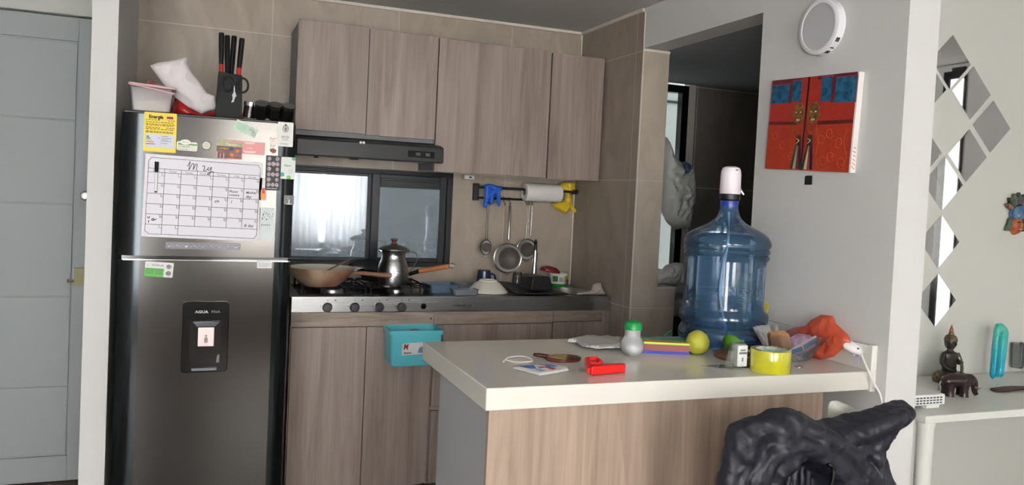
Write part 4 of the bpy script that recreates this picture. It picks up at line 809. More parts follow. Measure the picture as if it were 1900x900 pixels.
# gloves: outline of a hanging glove with fingers
def glove(label, m, y, px_pts, nm='rubber_glove', amp=.004, tk=.012, wrap=None):
    P = [at(x, z, 'y', y) for x, z in px_pts]; c = sum(P, Vector()) / len(P); T = thing(nm, label, 'glove', (c.x, y, c.z), group=None)
    bm = nb(); pillow(bm, [(p.x - c.x, p.z - c.z) for p in P], lambda u, v, d: (u, d, v), tk, .014, 44, amp, 45, 2.2, ridge=True); obj('glove', bm, m, T); return T
glove('blue nitrile glove hanging over the left end of the rail', mat('glove_blue', (22, 92, 200), .4), 3.948, [(899, 343), (905, 341), (914, 342), (922, 345), (932, 346), (931, 352), (928, 358), (929, 370), (928, 382), (925, 384), (922, 378), (920, 362), (918, 362), (915, 378), (911, 381), (908, 379), (908, 370), (904, 384), (899, 386), (896, 381), (898, 368)])
glove('yellow rubber glove draped over the right end of the rail', mat('glove_yellow', (222, 190, 30), .4), 3.992, [(1030, 347), (1040, 340), (1052, 337), (1066, 338), (1067, 349), (1071, 356), (1070, 361), (1062, 361), (1057, 358), (1060, 372), (1061, 380), (1069, 390), (1068, 395), (1062, 394), (1058, 384), (1050, 397), (1042, 394), (1030, 386), (1023, 378), (1036, 374), (1048, 372), (1050, 362), (1044, 352)], amp=.006, tk=.016)
# hooks
def hook(px, py, label, h=.030, y=3.985):
    p = at(px, py, 'y', y); T = thing('s_hook', label, 'hook', (p.x, y, 1.357), group='s-hooks on the rail')
    bm = nb(); tube(bm, smooth([(0, -.004, .004), (0, .010, .0095), (0, .019, .002), (0, .012, -.006), (0, -.003, -h * .6), (0, -.010, -h), (0, -.018, -h * .95), (0, -.020, -h * .7)], 5), .0017, 8); obj('hook', bm, IR, T); return p.x
hx = [hook(935, 385, 'empty black s-hook between the glove and the big strainer', .032), hook(945, 385, 'black s-hook holding the large strainer', .026), hook(975, 385, 'black s-hook left of the pair above the medium strainer', .024), hook(980, 385, 'black s-hook in the middle above the medium strainer', .024), hook(986, 385, 'black s-hook at the right above the medium strainer', .024), hook(905, 385, 'black s-hook holding the small strainer under the blue glove', .028)]
MESHM = thin('wire_mesh', (150, 145, 140), .4, .6, .6, (105, 98, 92)); RIM = mat('strainer_rim', (190, 186, 180), .25, 1)
def strainer(label, px, py, rpx, y, top, style, hw=.004, ry=1.0, ang=0):
    p = at(px, py, 'y', y); r = rpx / 397.; T = thing('strainer', label, 'strainer', (p.x, y, p.z), rz=ang, group='strainers hanging from the rail')
    bm = nb(); tube(bm, [(r * math.cos(a), 0, r * math.sin(a)) for a in [2 * PI * i / 40 for i in range(40)]], .0032, 8, closed=True); obj('rim', bm, RIM, T)
    bm = nb(); lathe(bm, [(r * .98, 0), (r * .92, -.012), (r * .7, -.026), (r * .35, -.034), (0, -.036)], (0, 0, 0), 36, M=Matrix.Rotation(PI / 2, 4, 'X')); obj('mesh_bowl', bm, MESHM, T)
    L_ = top - p.z
    bm = nb()
    if style == 'bar':
        tube(bm, [(-.012, 0, r), (0, 0, r + .02), (.012, 0, r)], .0016, 6); obj('wire_neck', bm, RIM, T)
        bm = nb(); tube(bm, [(0, 0, r + .018), (0, 0, r + .022), (0, 0, L_ - .016), (0, 0, L_ - .012)], [.003, .0068, .0068, .004], 12); tube(bm, [(.006 * math.cos(a), 0, L_ - .006 + .006 * math.sin(a)) for a in [2 * PI * i / 12 for i in range(12)]], .0015, 6, closed=True)
    else:
        tube(bm, smooth([(-.008, 0, r), (-hw * 1.4, 0, r + .02), (-hw, 0, L_ * .7), (-hw * 2, 0, L_ - .012), (0, 0, L_ - .002), (hw * 2, 0, L_ - .012), (hw, 0, L_ * .7), (hw * 1.4, 0, r + .02), (.008, 0, r)], 4), .0018, 6)
    obj('handle', bm, RIM, T)
    bm = nb(); tube(bm, [(-.012, 0, -r), (-.010, -.002, -r - .010), (.010, -.002, -r - .010), (.012, 0, -r)], .0014, 6); obj('rest_loop', bm, RIM, T)
    return T
strainer('small strainer with wire handle hanging under the blue glove', 902, 459, 15.5, 3.955, 1.333, 'wire', .005, ang=.5)
strainer('large round strainer with thick steel handle in the middle', 942, 479, 30.5, 3.945, 1.335, 'bar')
strainer('medium strainer hanging half behind the large one', 977, 463, 22, 3.982, 1.333, 'wire', .004)
T = thing('ladle', 'thin steel utensil with long handle hanging beside the medium strainer', 'utensil', (at(985, 440, 'y', 3.978).x, 3.978, 1.333)); bm = nb(); tube(bm, [(0, 0, 0), (0, 0, -.09), (-.003, 0, -.17)], [.0035, .005, .0022], 8); tube(bm, [(.004 * math.cos(a), 0, .004 * math.sin(a)) for a in [2 * PI * i / 12 for i in range(12)]], .0012, 6, closed=True); obj('handle', bm, mat('utensil_dark', (110, 104, 100), .3, 1), T)
# ---------------------------------------------------------------- teal bin on the cabinet door
T = thing('hanging_bin', 'turquoise plastic bin hooked on the base cabinet door', 'bin', (.893, 3.505, .61))
TE = mat('turquoise_plastic', (100, 200, 214), .35)
bm = nb(); w0, w1, h = .108, .122, .158
def ring4(hw_, y0, y1, z, r): return [bm.verts.new((u, v, z)) for u, v in rrect(-hw_, hw_, y0, y1, r)]
A = ring4(w0 - .006, -.100, .036, 0, .012); B = ring4(w0, -.104, .038, .006, .014); Cc = ring4(w1 - .006, -.114, .039, h - .018, .016); D = ring4(w1, -.120, .040, h - .018, .016); E_ = ring4(w1, -.120, .040, h, .016); F_ = ring4(w1 - .007, -.113, .034, h, .012); G1 = ring4(w0 - .004, -.100, .034, .008, .012)
face(bm, A[::-1]); face(bm, G1)
for X_, Y_ in ((A, B), (B, Cc), (Cc, D), (D, E_), (E_, F_), (F_, G1)):
    for i in range(len(X_)): j = (i + 1) % len(X_); face(bm, [X_[i], X_[j], Y_[j], Y_[i]])
obj('basket', bm, TE, T)
bm = nb(); box(bm, -.10, .10, .0395, .0425, h - .03, h + .002); obj('door_hook', bm, TE, T)
bm = nb(); prism(bm, [(-.065, .050), (.058, .056), (.060, .108), (-.064, .102)], XZ, -.1135, -.109); lb = obj('paper_label', bm, mat('bin_label', (214, 212, 214), .5), T); lb.rotation_euler = (.0, 0, 0)
text('M', .036, mat('label_red', (195, 40, 50), .5), T, (-.060, -.1142, .076), sx=.75, shear=.2, bold=.0006); text('MONTE', .009, INK, T, (-.056, -.1142, .057), bold=.0004)
bm = nb(); prism(bm, [(.004, .060), (.052, .062), (.054, .092), (.012, .086)], XZ, -.1145, -.113); obj('label_picture', bm, mat('label_pic', (120, 175, 190), .5, vary=((110, 80, 130), 60)), T)
T = thing('sponge', 'round brown sponge sitting inside the turquoise bin', 'sponge', (.90, 3.455, .742)); bm = nb(); lathe(bm, [(0, -.02), (.034, -.012), (.042, .0), (.034, .012), (.015, .020), (0, .021)], seg=28, sy=.7); obj('sponge_body', bm, mat('sponge_brown', (150, 128, 92), .8, bump=(60, .6)), T)
T = thing('dish_pouch', 'clear bag filling the bottom of the turquoise bin', 'bag', (.90, 3.46, .6185)); bm = nb(); pillow(bm, [(-.085, 0), (.085, 0), (.09, .09), (-.09, .09)], lambda u, v, d: (u, d, v), .02, .03, 20, .004, 30); obj('bag', bm, mat('pouch_grey', (160, 165, 165), .4), T)
# ---------------------------------------------------------------- kitchen island
QZ = mat('white_quartz', (226, 223, 214), .16); IZ = .896
T = thing('kitchen_island', 'island base with grey left side and wood-look front panel', 'kitchen island', (1.2, 2.15, 0))
bm = nb(); box(bm, .686, .70, 1.8882, 2.30, 0, .838); box(bm, .70, .716, 2.30, 2.36, 0, .838); obj('side_panel', bm, mat('island_side_grey', (176, 176, 180), .6), T, world=True)
bm = nb(); box(bm, .686, 1.742, 1.872, 1.888, 0, .838); obj('front_panel', bm, WI, T, world=True)
bm = nb(); box(bm, .7005, 1.84, 2.28, 2.296, 0, .838); obj('back_panel', bm, W1[1], T, world=True)
bm = nb(); box(bm, 1.72, 1.742, 1.888, 2.28, 0, .838); obj('inner_panel', bm, W1[4], T, world=True)
T = thing('island_worktop', 'thick white quartz worktop of the island', 'worktop', (1.3, 2.16, .84))
bm = nb(); box(bm, .671, 1.9185, 1.856, 2.476, .839, .896); obj('slab', bm, QZ, T, world=True, bev=.0025)
bm = nb(); box(bm, 1.899, 1.919, 1.862, 2.476, .8965, .972); tag(obj('upstand', bm, QZ, bev=.0015), 'low white quartz upstand along the wall at the right end of the island', 'upstand')
def I(px, py, z=IZ): return at(px, py, 'z', z)
# 20 litre bottle
bx, by = 1.694, 2.315
T = thing('water_bottle', 'big blue clear water bottle with hand grip on the island', 'water bottle', (bx, by, IZ))
BP = thin('bottle_blue', (218, 233, 246), .06, 1.0, .17, (104, 156, 202)); KZ, KR = .882, .925
prof = [(0, .012), (.10, .012), (.135, .0), (.150, .008), (.162, .03), (.163, .055), (.155, .075), (.149, .082), (.155, .09), (.162, .10), (.163, .125), (.157, .137), (.151, .145)] + [(.150, .155 + .01 * i) for i in range(19)] + [(.155, .342), (.156, .352), (.150, .358), (.156, .365), (.157, .375), (.151, .382), (.158, .39), (.160, .402), (.156, .415), (.148, .428), (.135, .44), (.115, .452), (.09, .464), (.066, .478), (.048, .494), (.038, .512), (.034, .53), (.033, .548)]
prof = [(r * KR, z * KZ) for r, z in prof]
bm = nb(); lathe(bm, prof, seg=80)
for v in bm.verts:                                                 # moulded grip on the right side
    a = math.atan2(v.co.y, v.co.x) + .45; z = v.co.z
    if .12 < z < .30:
        g_ = math.exp(-(a / .36) ** 4) * min(1, (z - .12) / .03) * min(1, (.30 - z) / .03); k = 1 - .24 * g_; v.co.x *= k; v.co.y *= k
obj('bottle_body', bm, BP, T)
bm = nb(); lathe(bm, [(r * KR, z * KZ) for r, z in [(0, .016), (.12, .016), (.156, .03), (.158, .055), (.147, .080), (.156, .1), (.158, .125), (.146, .15), (0, .15)]], seg=56); obj('water', bm, thin('water_tint', (185, 208, 232), .03, 1), T)
bm = nb(); tube(bm, smooth([(0, 0, .46), (-.004, -.01, .35), (-.03, -.02, .24), (-.03, -.02, .16), (.0, -.02, .06), (.01, -.01, .03)], 6), .0038, 8); obj('suction_hose', bm, mat('hose_white', (190, 205, 222), .4), T)
EB = thin('emboss_blue', (225, 235, 245), .08, 1, .22, (150, 180, 210))
wrap_text(text('INLS RO', .036, EB, T, (0, 0, 0), depth=.0015), .1405, -.62, .185)
for z in (.232, .246): wrap_text(text('. . . . . . . . . . .', .016, EB, T, (0, 0, 0), depth=.0015), .1405, -.35, z)
T = thing('water_pump', 'white electric water pump on the neck of the big bottle', 'pump', (bx, by, IZ + .548 * KZ))
bm = nb(); lathe(bm, [(0, -.012), (.030, -.012), (.031, .014), (.028, .016), (0, .016)], seg=36); obj('blue_collar', bm, mat('collar_blue', (28, 50, 150), .35), T)
bm = nb(); lathe(bm, [(.032, .016), (.035, .018), (.0355, .038), (0, .038)], seg=36); box(bm, .022, .038, -.012, .012, .016, .085); obj('black_base', bm, BLACK, T, bev=.002)
bm = nb(); lathe(bm, [(.034, .038), (.0352, .04), (.0345, .105), (.033, .118), (.028, .128), (.016, .133), (0, .134)], seg=36); obj('pump_head', bm, mat('pump_white', (240, 230, 238), .3), T)
bm = nb(); tube(bm, [(.036, -.004, .075), (.038, -.008, .05), (.048, -.012, .038)], [.0035, .0045, .0035], 8); obj('spout', bm, CHROME, T)
bm = nb(); prism(bm, rrect(-.005, .005, .118, .122, .0015), XZ, -.033, -.030); obj('button', bm, GREYM, T)
# shaker
p = I(1178, 661); T = thing('salt_shaker', 'round translucent shaker with green cap half full of white powder', 'shaker', (p.x, p.y + .02, IZ))
bm = nb(); lathe(bm, [(0, 0), (.022, 0), (.034, .012), (.038, .028), (.036, .042), (.028, .056), (.025, .062), (.026, .078), (.026, .082)], seg=36); obj('shaker_body', bm, thin('shaker_plastic', (245, 246, 248), .15, 1, .34, (238, 240, 242)), T)
bm = nb(); lathe(bm, [(0, .002), (.022, .002), (.033, .013), (.0365, .028), (.036, .032), (0, .029)], seg=32); obj('white_powder', bm, mat('powder', (245, 242, 238), .9), T)
bm = nb(); lathe(bm, [(.027, .080), (.029, .081), (.029, .094), (.024, .104), (.012, .110), (0, .111)], seg=32); obj('green_cap', bm, mat('cap_green', (22, 150, 75), .35), T)
# plastic bag flat
p = I(1115, 644); T = thing('plastic_bag', 'flat clear plastic bag lying on the island left of the shaker', 'plastic bag', (p.x, p.y, IZ), 0)
bm = nb(); P = [(-.10, .06), (-.07, .035), (-.085, -.03), (-.05, -.075), (.06, -.07), (.13, -.055), (.12, 0), (.10, .06), (.04, .09), (-.03, .085)]
pillow(bm, P, lambda u, v, d: (u, v, max(.0006, .010 - d * 1.4)), .012, .04, 40, .005, 24, 4.4, ridge=True, back=.2); obj('bag', bm, thin('clear_film', (240, 240, 242), .2, .6, .74, (240, 238, 238)), T)
# stack of colourful boxes
p = I(1242, 657); T = thing('colourful_box', 'small flat box striped green, red and blue right of the shaker', 'box', (p.x, p.y + .045, IZ), -.36)
for z0, z1, c, nme in ((0, .009, (48, 62, 178), 'blue_edge'), (.009, .030, (150, 78, 72), 'red_band'), (.030, .036, (190, 220, 50), 'lime_edge')):
    bm = nb(); box(bm, -.078, .078, -.045, .045, z0, z1); obj(nme, bm, mat('box_' + nme, c, .4), T)
bm = nb(); box(bm, -.0785, -.0778, -.044, .044, .002, .034); obj('end_flap', bm, mat('box_end', (205, 188, 172), .6), T)
bm = nb(); prism(bm, [(-.078, -.045), (.078, -.045), (.078, .0), (-.03, .02), (-.078, .02)], XY, .036, .0368); obj('orange_print', bm, mat('box_orange', (215, 160, 60), .45), T)
bm = nb(); prism(bm, [(-.06, .045), (-.07, .01), (0, -.005), (.078, -.02), (.078, .045)], XY, .0368, .0374); obj('teal_print', bm, mat('box_teal', (50, 150, 125), .45), T)
T = thing('green_ribbon', 'narrow green and white strap beside the colourful box', 'strap', I(1212, 640)); bm = nb(); tube(bm, smooth([(-.03, .02, .004), (0, 0, .014), (.03, .0, .02), (.06, .01, .038), (.08, .02, .042)], 5), .004, 8, flat=.5); obj('strap', bm, mat('strap_green', (70, 165, 120), .4), T)
# fruits
p = I(1298, 659); T = thing('lemon', 'round yellow lemon in front of the bottle', 'lemon', (p.x, p.y + .015, IZ))
bm = nb(); lathe(bm, [(0, .0), (.015, .002), (.030, .012), (.0375, .030), (.037, .046), (.029, .064), (.014, .074), (.006, .077), (0, .0775)], seg=32); obj('fruit', bm, mat('lemon_skin', (192, 190, 66), .45, vary=((172, 176, 54), 20), bump=(120, .35)), T)
p = I(1346, 648); T = thing('lime_half', 'cut green lime lying tilted behind the lemon', 'lime', (p.x - .028, p.y - .075, IZ + .038), rot=(0, .9, .5))
bm = nb(); lathe(bm, [(0, -.032), (.018, -.028), (.031, -.012), (.034, 0)], seg=28); obj('rind', bm, mat('lime_skin', (85, 150, 30), .4), T)
bm = nb(); lathe(bm, [(.034, 0), (.031, .001), (0, .001)], seg=28); obj('cut_flesh', bm, mat('lime_flesh', (150, 190, 90), .35), T)
p = I(1385, 660); T = thing('cutting_board', 'round brown wooden board under the keys and packets', 'board', (p.x - .028, p.y - .04, IZ), 0)
bm = nb(); lathe(bm, [(0, 0), (.098, 0), (.102, .004), (.102, .009), (.098, .013), (0, .013)], seg=48, sy=1.0); obj('board', bm, mat('board_wood', (152, 104, 76), .45, vary=((130, 84, 60), 20)), T, ang=50)
bz = IZ + .013
# paper packets and keys on the board
def small(name, label, cat, px, py, z, geo, m, rz=0, part=None, y_=0):
    p = at(px, py, 'z', z); T = thing(name, label, cat, (p.x, p.y + y_, z), rz); bm = nb(); geo(bm); return T, obj(part or name, bm, m, T)
T, o = small('sugar_packet', 'small white packet with red print on the board beside lime', 'packet', 1372, 650, bz, lambda bm: box(bm, -.032, .032, -.012, .012, .002, .030), mat('packet_white', (228, 215, 205), .5), .1, y_=.03)
bm = nb(); box(bm, -.02, .02, -.0125, -.012, .012, .016); obj('red_print', bm, mat('packet_red', (170, 80, 80), .5), T)
T, o = small('folded_paper', 'folded white receipt lying on the board behind the packet', 'paper', 1395, 640, bz, lambda bm: pillow(bm, [(-.06, -.03), (.05, -.035), (.07, .02), (-.03, .04)], lambda u, v, d: (u, v, max(.0005, .006 - d)), .006, .02, 24, .005, 30, 1, ridge=True), PAPER, y_=.07)
T = thing('key_ring', 'small dark metal key chain with white cord on the board', 'keys', at(1390, 662, 'z', bz))
bm = nb()
for i in range(6): tube(bm, [(-.01 + .012 * i + .008 * math.cos(a), .008 * math.sin(a) * (.4 + .6 * (i % 2)) + .004 * i, .006 + .003 * (i % 2) + .002 * math.sin(a)) for a in [2 * PI * k / 12 for k in range(12)]], .0016, 6, closed=True)
obj('chain', bm, mat('key_metal', (95, 92, 90), .25, 1), T)
bm = nb(); tube(bm, smooth([(-.05, .02, .03), (-.02, .01, .035), (-.01, -.01, .02), (.005, -.02, .006), (-.01, -.03, .003), (-.03, -.02, .003)], 5), .0018, 6); obj('white_cord', bm, WHITE, T)
T = thing('charger_blister', 'white clip in a clear folded blister stand in front of board', 'package', I(1365, 683), .0)
CL = thin('blister', (222, 224, 220), .06, 1, .22, (205, 208, 204))
bm = nb(); prism(bm, [(-.10, .035), (.05, .04), (.095, -.02), (-.035, -.02)], XY, .0005, .0035); obj('clear_tray', bm, CL, T)
bm = nb(); prism(bm, [(-.035, .004), (.035, .004), (.026, .075), (-.016, .075)], XZ, -.01, .012); obj('clear_bubble', bm, CL, T, bev=.003)
bm = nb(); box(bm, -.005, .03, -.014, .004, .006, .070); obj('white_clip', bm, mat('clip_white', (222, 224, 224), .35), T, bev=.003)
bm = nb(); box(bm, -.001, .026, -.0155, -.014, .044, .050); box(bm, .004, .02, -.0155, -.014, .054, .058); box(bm, .010, .014, -.0155, -.014, .022, .034); obj('clip_slots', bm, mat('slot_grey', (120, 125, 130), .4), T)
# roll of clear tape
p = I(1440, 696); T = thing('tape_roll', 'wide roll of yellow packing tape at front edge of the island', 'tape', (p.x + .022, p.y + .055, IZ))
bm = nb(); lathe(bm, [(.044, 0), (.058, 0), (.0585, .001), (.0585, .063), (.058, .064), (.044, .064)], seg=56); obj('tape_winding', bm, mat('tape_yellow', (214, 208, 42), .15, vary=((190, 190, 50), 18), coat=.6), T, ang=30)
bm = nb(); lathe(bm, [(.0445, .064), (.042, .064), (.042, 0), (.0445, 0)], seg=48); obj('paper_core', bm, mat('core_print', (222, 226, 220), .6, vary=((120, 165, 130), 55)), T)
T = thing('coin', 'small round coin on the island beside the tape roll', 'coin', I(1482, 681)); bm = nb(); lathe(bm, [(0, 0), (.012, 0), (.012, .002), (0, .002)], seg=24); obj('disc', bm, mat('coin_copper', (170, 140, 115), .3, .9), T)
# bowl with packets
bxw, byw = at(1466, 640, 'y', 2.055).x, 2.055
T = thing('glass_bowl', 'ribbed clear plastic bowl holding toast and a packet', 'bowl', (bxw, byw, IZ))
bm = nb(); lathe(bm, [(0, .003), (.045, .0), (.06, .008), (.09, .05), (.112, .086), (.116, .090)], seg=72)
for v in bm.verts:
    if v.co.z > .02: a = math.atan2(v.co.y, v.co.x); k = 1 + .03 * math.sin(a * 22); v.co.x *= k; v.co.y *= k
obj('bowl', bm, thin('bowl_clear', (244, 243, 246), .05, 1, .10, (200, 195, 205)), T)
T = thing('toast', 'tan slices of toast standing in the clear bowl', 'bread', (bxw - .045, byw, IZ + .014))
for i in range(2):
    bm = nb(); prism(bm, rrect(-.042, .042, 0, .072, .014), XZ, -.007, .007); o = obj('slice', bm, mat('toast_tan', (202, 160, 112), .8, vary=((178, 132, 88), 30), bump=(70, .5)), T, bev=.002); o.location = (.02 * i, -.02 + .03 * i, .003); o.rotation_euler = (-.35, 0, .1 + .1 * i)
T = thing('snack_wrapper', 'purple and red printed wrapper crumpled in the bowl', 'wrapper', (bxw + .045, byw + .0, IZ + .022))
bm = nb(); pillow(bm, [(-.05, 0), (.045, .0), (.06, .03), (.03, .055), (-.02, .06), (-.05, .045)], lambda u, v, d: (u, d, v), .022, .025, 26, .008, 40, 5, ridge=True); obj('wrapper', bm, mat('wrapper_print', (205, 190, 215), .3, vary=((150, 70, 110), 32)), T)
T = thing('toothpaste_tube', 'long white and blue flat sachet resting across the bowl rim', 'sachet', (bxw + .03, 2.03, IZ + .05), 0)
P = [at(x, y, 'y', 2.03) - T.location for x, y in ((1452, 664), (1466, 664), (1500, 650), (1530, 631), (1542, 620), (1541, 612), (1524, 616), (1500, 629), (1475, 643), (1456, 654))]
bm = nb(); pillow(bm, [(p.x, p.z) for p in P], lambda u, v, d: (u, d, v), .006, .012, 40, .002, 40); obj('sachet', bm, mat('sachet_white', (225, 215, 222), .3), T)
bm = nb()
for q in (((1462, 660), (1490, 650), (1487, 643), (1462, 652)), ((1494, 648), (1520, 632), (1515, 626), (1490, 641))): prism(bm, [(p.x, p.z) for p in (at(x, y, 'y', 2.023) - T.location for x, y in q)], XZ, -.0085, -.0065)
obj('blue_print', bm, mat('sachet_blue', (60, 150, 205), .4), T)
# red plastic bag
T = thing('red_plastic_bag', 'translucent orange-red plastic bag slumped behind the clear bowl', 'plastic bag', (1.868, 2.10, IZ))
P = [at(x, y, 'x', 1.862) for x, y in ((1438, 622), (1470, 608), (1494, 604), (1502, 594), (1520, 584), (1543, 586), (1548, 600), (1572, 622), (1577, 634), (1560, 648), (1545, 662), (1520, 672), (1480, 670), (1450, 650))]
bm = nb(); pillow(bm, [(-(p.y - 2.10), max(.001, p.z - IZ)) for p in P], lambda u, v, d: (d * 1.0, -u, v), .022, .04, 50, .010, 26, 7.7, ridge=True)
for v in bm.verts: v.co.x = min(v.co.x, .028)
obj('bag', bm, thin('red_film_clear', (250, 110, 85), .2, .8, .58, (250, 112, 80)), T)
# small things at the left of the island
T = thing('hair_tie', 'thin white loop of string at left of the island', 'string', I(962, 669)); bm = nb(); tube(bm, smooth([(-.05, -.01, .002), (-.035, .012, .003), (-.015, .03, .004), (.02, .032, .006), (.038, .008, .004), (.035, -.02, .002), (.005, -.03, .002), (-.025, -.025, .002), (-.040, .0, .003), (-.055, -.022, .002)], 6), .0019, 6); obj('loop', bm, mat('string_white', (235, 232, 228), .6), T)
T = thing('wet_wipe_sachet', 'white sachet with blue and red print at front left of island', 'sachet', I(1007, 689), .0)
bm = nb(); pillow(bm, [(-.078, .042), (-.04, .048), (.03, .052), (.083, .02), (.075, -.012), (.02, -.04), (-.035, -.060)], lambda u, v, d: (u, v, max(.0006, .003 - d)), .005, .012, 40, .002, 40, back=.2); obj('sachet', bm, mat('sachet_paper', (235, 235, 232), .35), T)
for pts, c, nme in (([(-.055, .035), (-.01, .042), (-.02, .0), (-.04, .0)], (70, 125, 200), 'blue_print'), ([(.01, .046), (.04, .044), (.05, .012), (.02, .016)], (40, 120, 205), 'blue_print'), ([(-.005, .02), (.025, .018), (.035, -.01), (.02, -.02), (.012, .0), (-.01, .008)], (190, 80, 75), 'red_print'), ([(-.03, -.01), (-.01, -.005), (-.005, -.03), (-.02, -.035)], (150, 190, 225), 'pale_print')):
    bm = nb(); prism(bm, pts, XY, .0085, .0092); obj(nme, bm, mat('wipe_%d' % c[0], c, .4), T)
T = thing('hand_mirror', 'small dark red oval hand mirror with short handle on the island', 'hand mirror', I(1045, 668), 0)
bm = nb(); pr = [(.055 * math.cos(a), .042 * math.sin(a)) for a in [2 * PI * i / 40 for i in range(40)]]
prism(bm, pr, XY, 0, .010); tube(bm, [(-.035, .025, .006), (-.06, .045, .008), (-.075, .052, .008)], [.010, .009, .007], 10, flat=.6); obj('frame', bm, mat('mirror_maroon', (92, 32, 34), .25), T, bev=.003)
bm = nb(); prism(bm, [(x * .84, y * .84) for x, y in pr], XY, .0099, .0104); obj('glass', bm, mat('mirror_glass', (150, 140, 125), .08, .9), T)
bm = nb(); prism(bm, [(-.035, .0), (-.02, .026), (.005, .024), (.004, -.012), (-.015, -.02)], XY, .0104, .0112); obj('gold_emblem', bm, mat('gold_emblem', (190, 160, 90), .3, .7), T)
T = thing('bag_clip', 'bright red plastic bag clip lying open at front of the island', 'bag clip', I(1128, 697), 0)
CR = mat('clip_red', (235, 35, 32), .35)
bm = nb(); prism(bm, [(-.050, .0), (.06, .016), (.066, .022), (.066, .030), (.060, .034), (.05, .033), (-.048, .022)], lambda u, v, d: (u, v, d), .002, .026); obj('long_jaw', bm, CR, T, bev=.003)
bm = nb(); tube(bm, [(-.048, .012, .012), (-.038, .05, .020), (-.022, .085, .026)], [.010, .009, .009], 8); tube(bm, [(-.022, .085, .028), (.008, .088, .028), (.008, .062, .024), (-.006, .052, .020), (-.022, .060, .020)], .007, 8); obj('short_jaw', bm, CR, T)
# packages behind the bottle, at the wall
T = thing('flour_package', 'folded yellowish printed paper package behind the water bottle', 'package', (1.880, 2.425, IZ), -PI / 2)
bm = nb(); pillow(bm, [(-.055, .0), (.055, .0), (.06, .10), (.055, .20), (.04, .235), (-.035, .24), (-.055, .20)], lambda u, v, d: (u, d, v), .018, .03, 34, .005, 22, 3); obj('bag', bm, mat('kraft_yellow', (205, 190, 140), .6, vary=((186, 170, 118), 9)), T)
bm = nb(); random.seed(2)
for i in range(12): box(bm, -.03, -.03 + random.uniform(.03, .06), -.0225, -.018, .07 + i * .010, .0725 + i * .010)
box(bm, -.03, .03, -.0225, -.018, .165, .170); obj('print_lines', bm, mat('print_dim', (95, 90, 75), .6), T)
bm = nb(); box(bm, .05, .078, -.02, -.017, .15, .185); obj('yellow_flap', bm, mat('flap_yellow', (222, 205, 90), .5), T).rotation_euler = (0, .4, 0)
T = thing('scrub_brush', 'white-handled brush with brown stem standing behind the bottle', 'brush', (at(1420, 500, 'y', 2.44).x, 2.45, at(1418, 502, 'y', 2.44).z))
q0 = Vector((0, 0, 0)); q1 = at(1424, 480, 'y', 2.44) - T.location; q2 = at(1428, 454, 'y', 2.44) - T.location
bm = nb(); tube(bm, [q0 + Vector((-.01, 0, -.16)), q0, q1], .005, 8); obj('stem', bm, mat('stem_brown', (70, 38, 30), .4), T)
bm = nb(); tube(bm, [q1, (q1 + q2) / 2, q2], [.008, .0095, .012], 12); obj('handle', bm, WHITE, T)
# extension cord
T = thing('extension_cord', 'white extension cord with socket head hooked at the island corner', 'extension cord', (1.885, 1.93, .95))
a = Vector((1.872, 1.958, .955)); 
dv = (at(1601, 668, 'y', 1.90) - at(1572, 640, 'y', 1.96)); dvn = dv.normalized()
s0 = at(1570, 638, 'y', 1.93); s1 = at(1598, 655, 'y', 1.88)
bm = nb(); tube(bm, [s0 - T.location, s0 + (s1 - s0) * .12 - T.location, s0 + (s1 - s0) * .75 - T.location, s1 - T.location], [.016, .021, .019, .009], 20, flat=.8); obj('socket_head', bm, mat('cord_white', (236, 234, 234), .35), T)
bm = nb()
for k in (.28, .55):
    c = s0 + (s1 - s0) * k - T.location + Vector((-.004, -.0165, .003)); box(bm, c.x - .0035, c.x + .0035, c.y - .004, c.y + .002, c.z - .0015, c.z + .0035)
obj('sockets', bm, INK, T)
pts = [s1, at(1602, 668, 'y', 1.865), at(1612, 690, 'y', 1.84), at(1622, 712, 'y', 1.83), at(1632, 730, 'y', 1.825), at(1637, 752, 'y', 1.82), at(1637, 790, 'y', 1.80), Vector((1.87, 1.795, .5)), Vector((1.88, 1.79, .2)), Vector((1.87, 1.77, .004)), Vector((1.95, 1.60, .004))]
bm = nb(); tube(bm, smooth([p - T.location for p in pts], 6), .0034, 8); obj('cable', bm, mat('cord_white', (236, 234, 234), .35), T)
T = thing('adhesive_hook', 'translucent lilac adhesive hook on the island upstand', 'hook', (1.897, 1.905, .95))
bm = nb(); lathe(bm, [(0, .004), (.016, .003), (.018, 0), (0, 0)], (0, 0, 0), 24, M=Matrix.Rotation(-PI / 2, 4, 'Y'), sx=1.3); tube(bm, [(-.004, 0, -.005), (-.016, 0, -.016), (-.020, 0, -.004)], .004, 8); box(bm, -.003, 0, -.008, .008, -.045, -.02); obj('hook', bm, mat('hook_lilac', (218, 212, 232), .3), T)
T = thing('cable_channel', 'short white vertical trim strip at the end of the island upstand', 'trim strip', (1.91, 1.857, .86)); bm = nb(); box(bm, -.012, .009, -.008, .004, -.025, .115); obj('strip', bm, mat('strip_white', (228, 226, 220), .4), T, bev=.001)
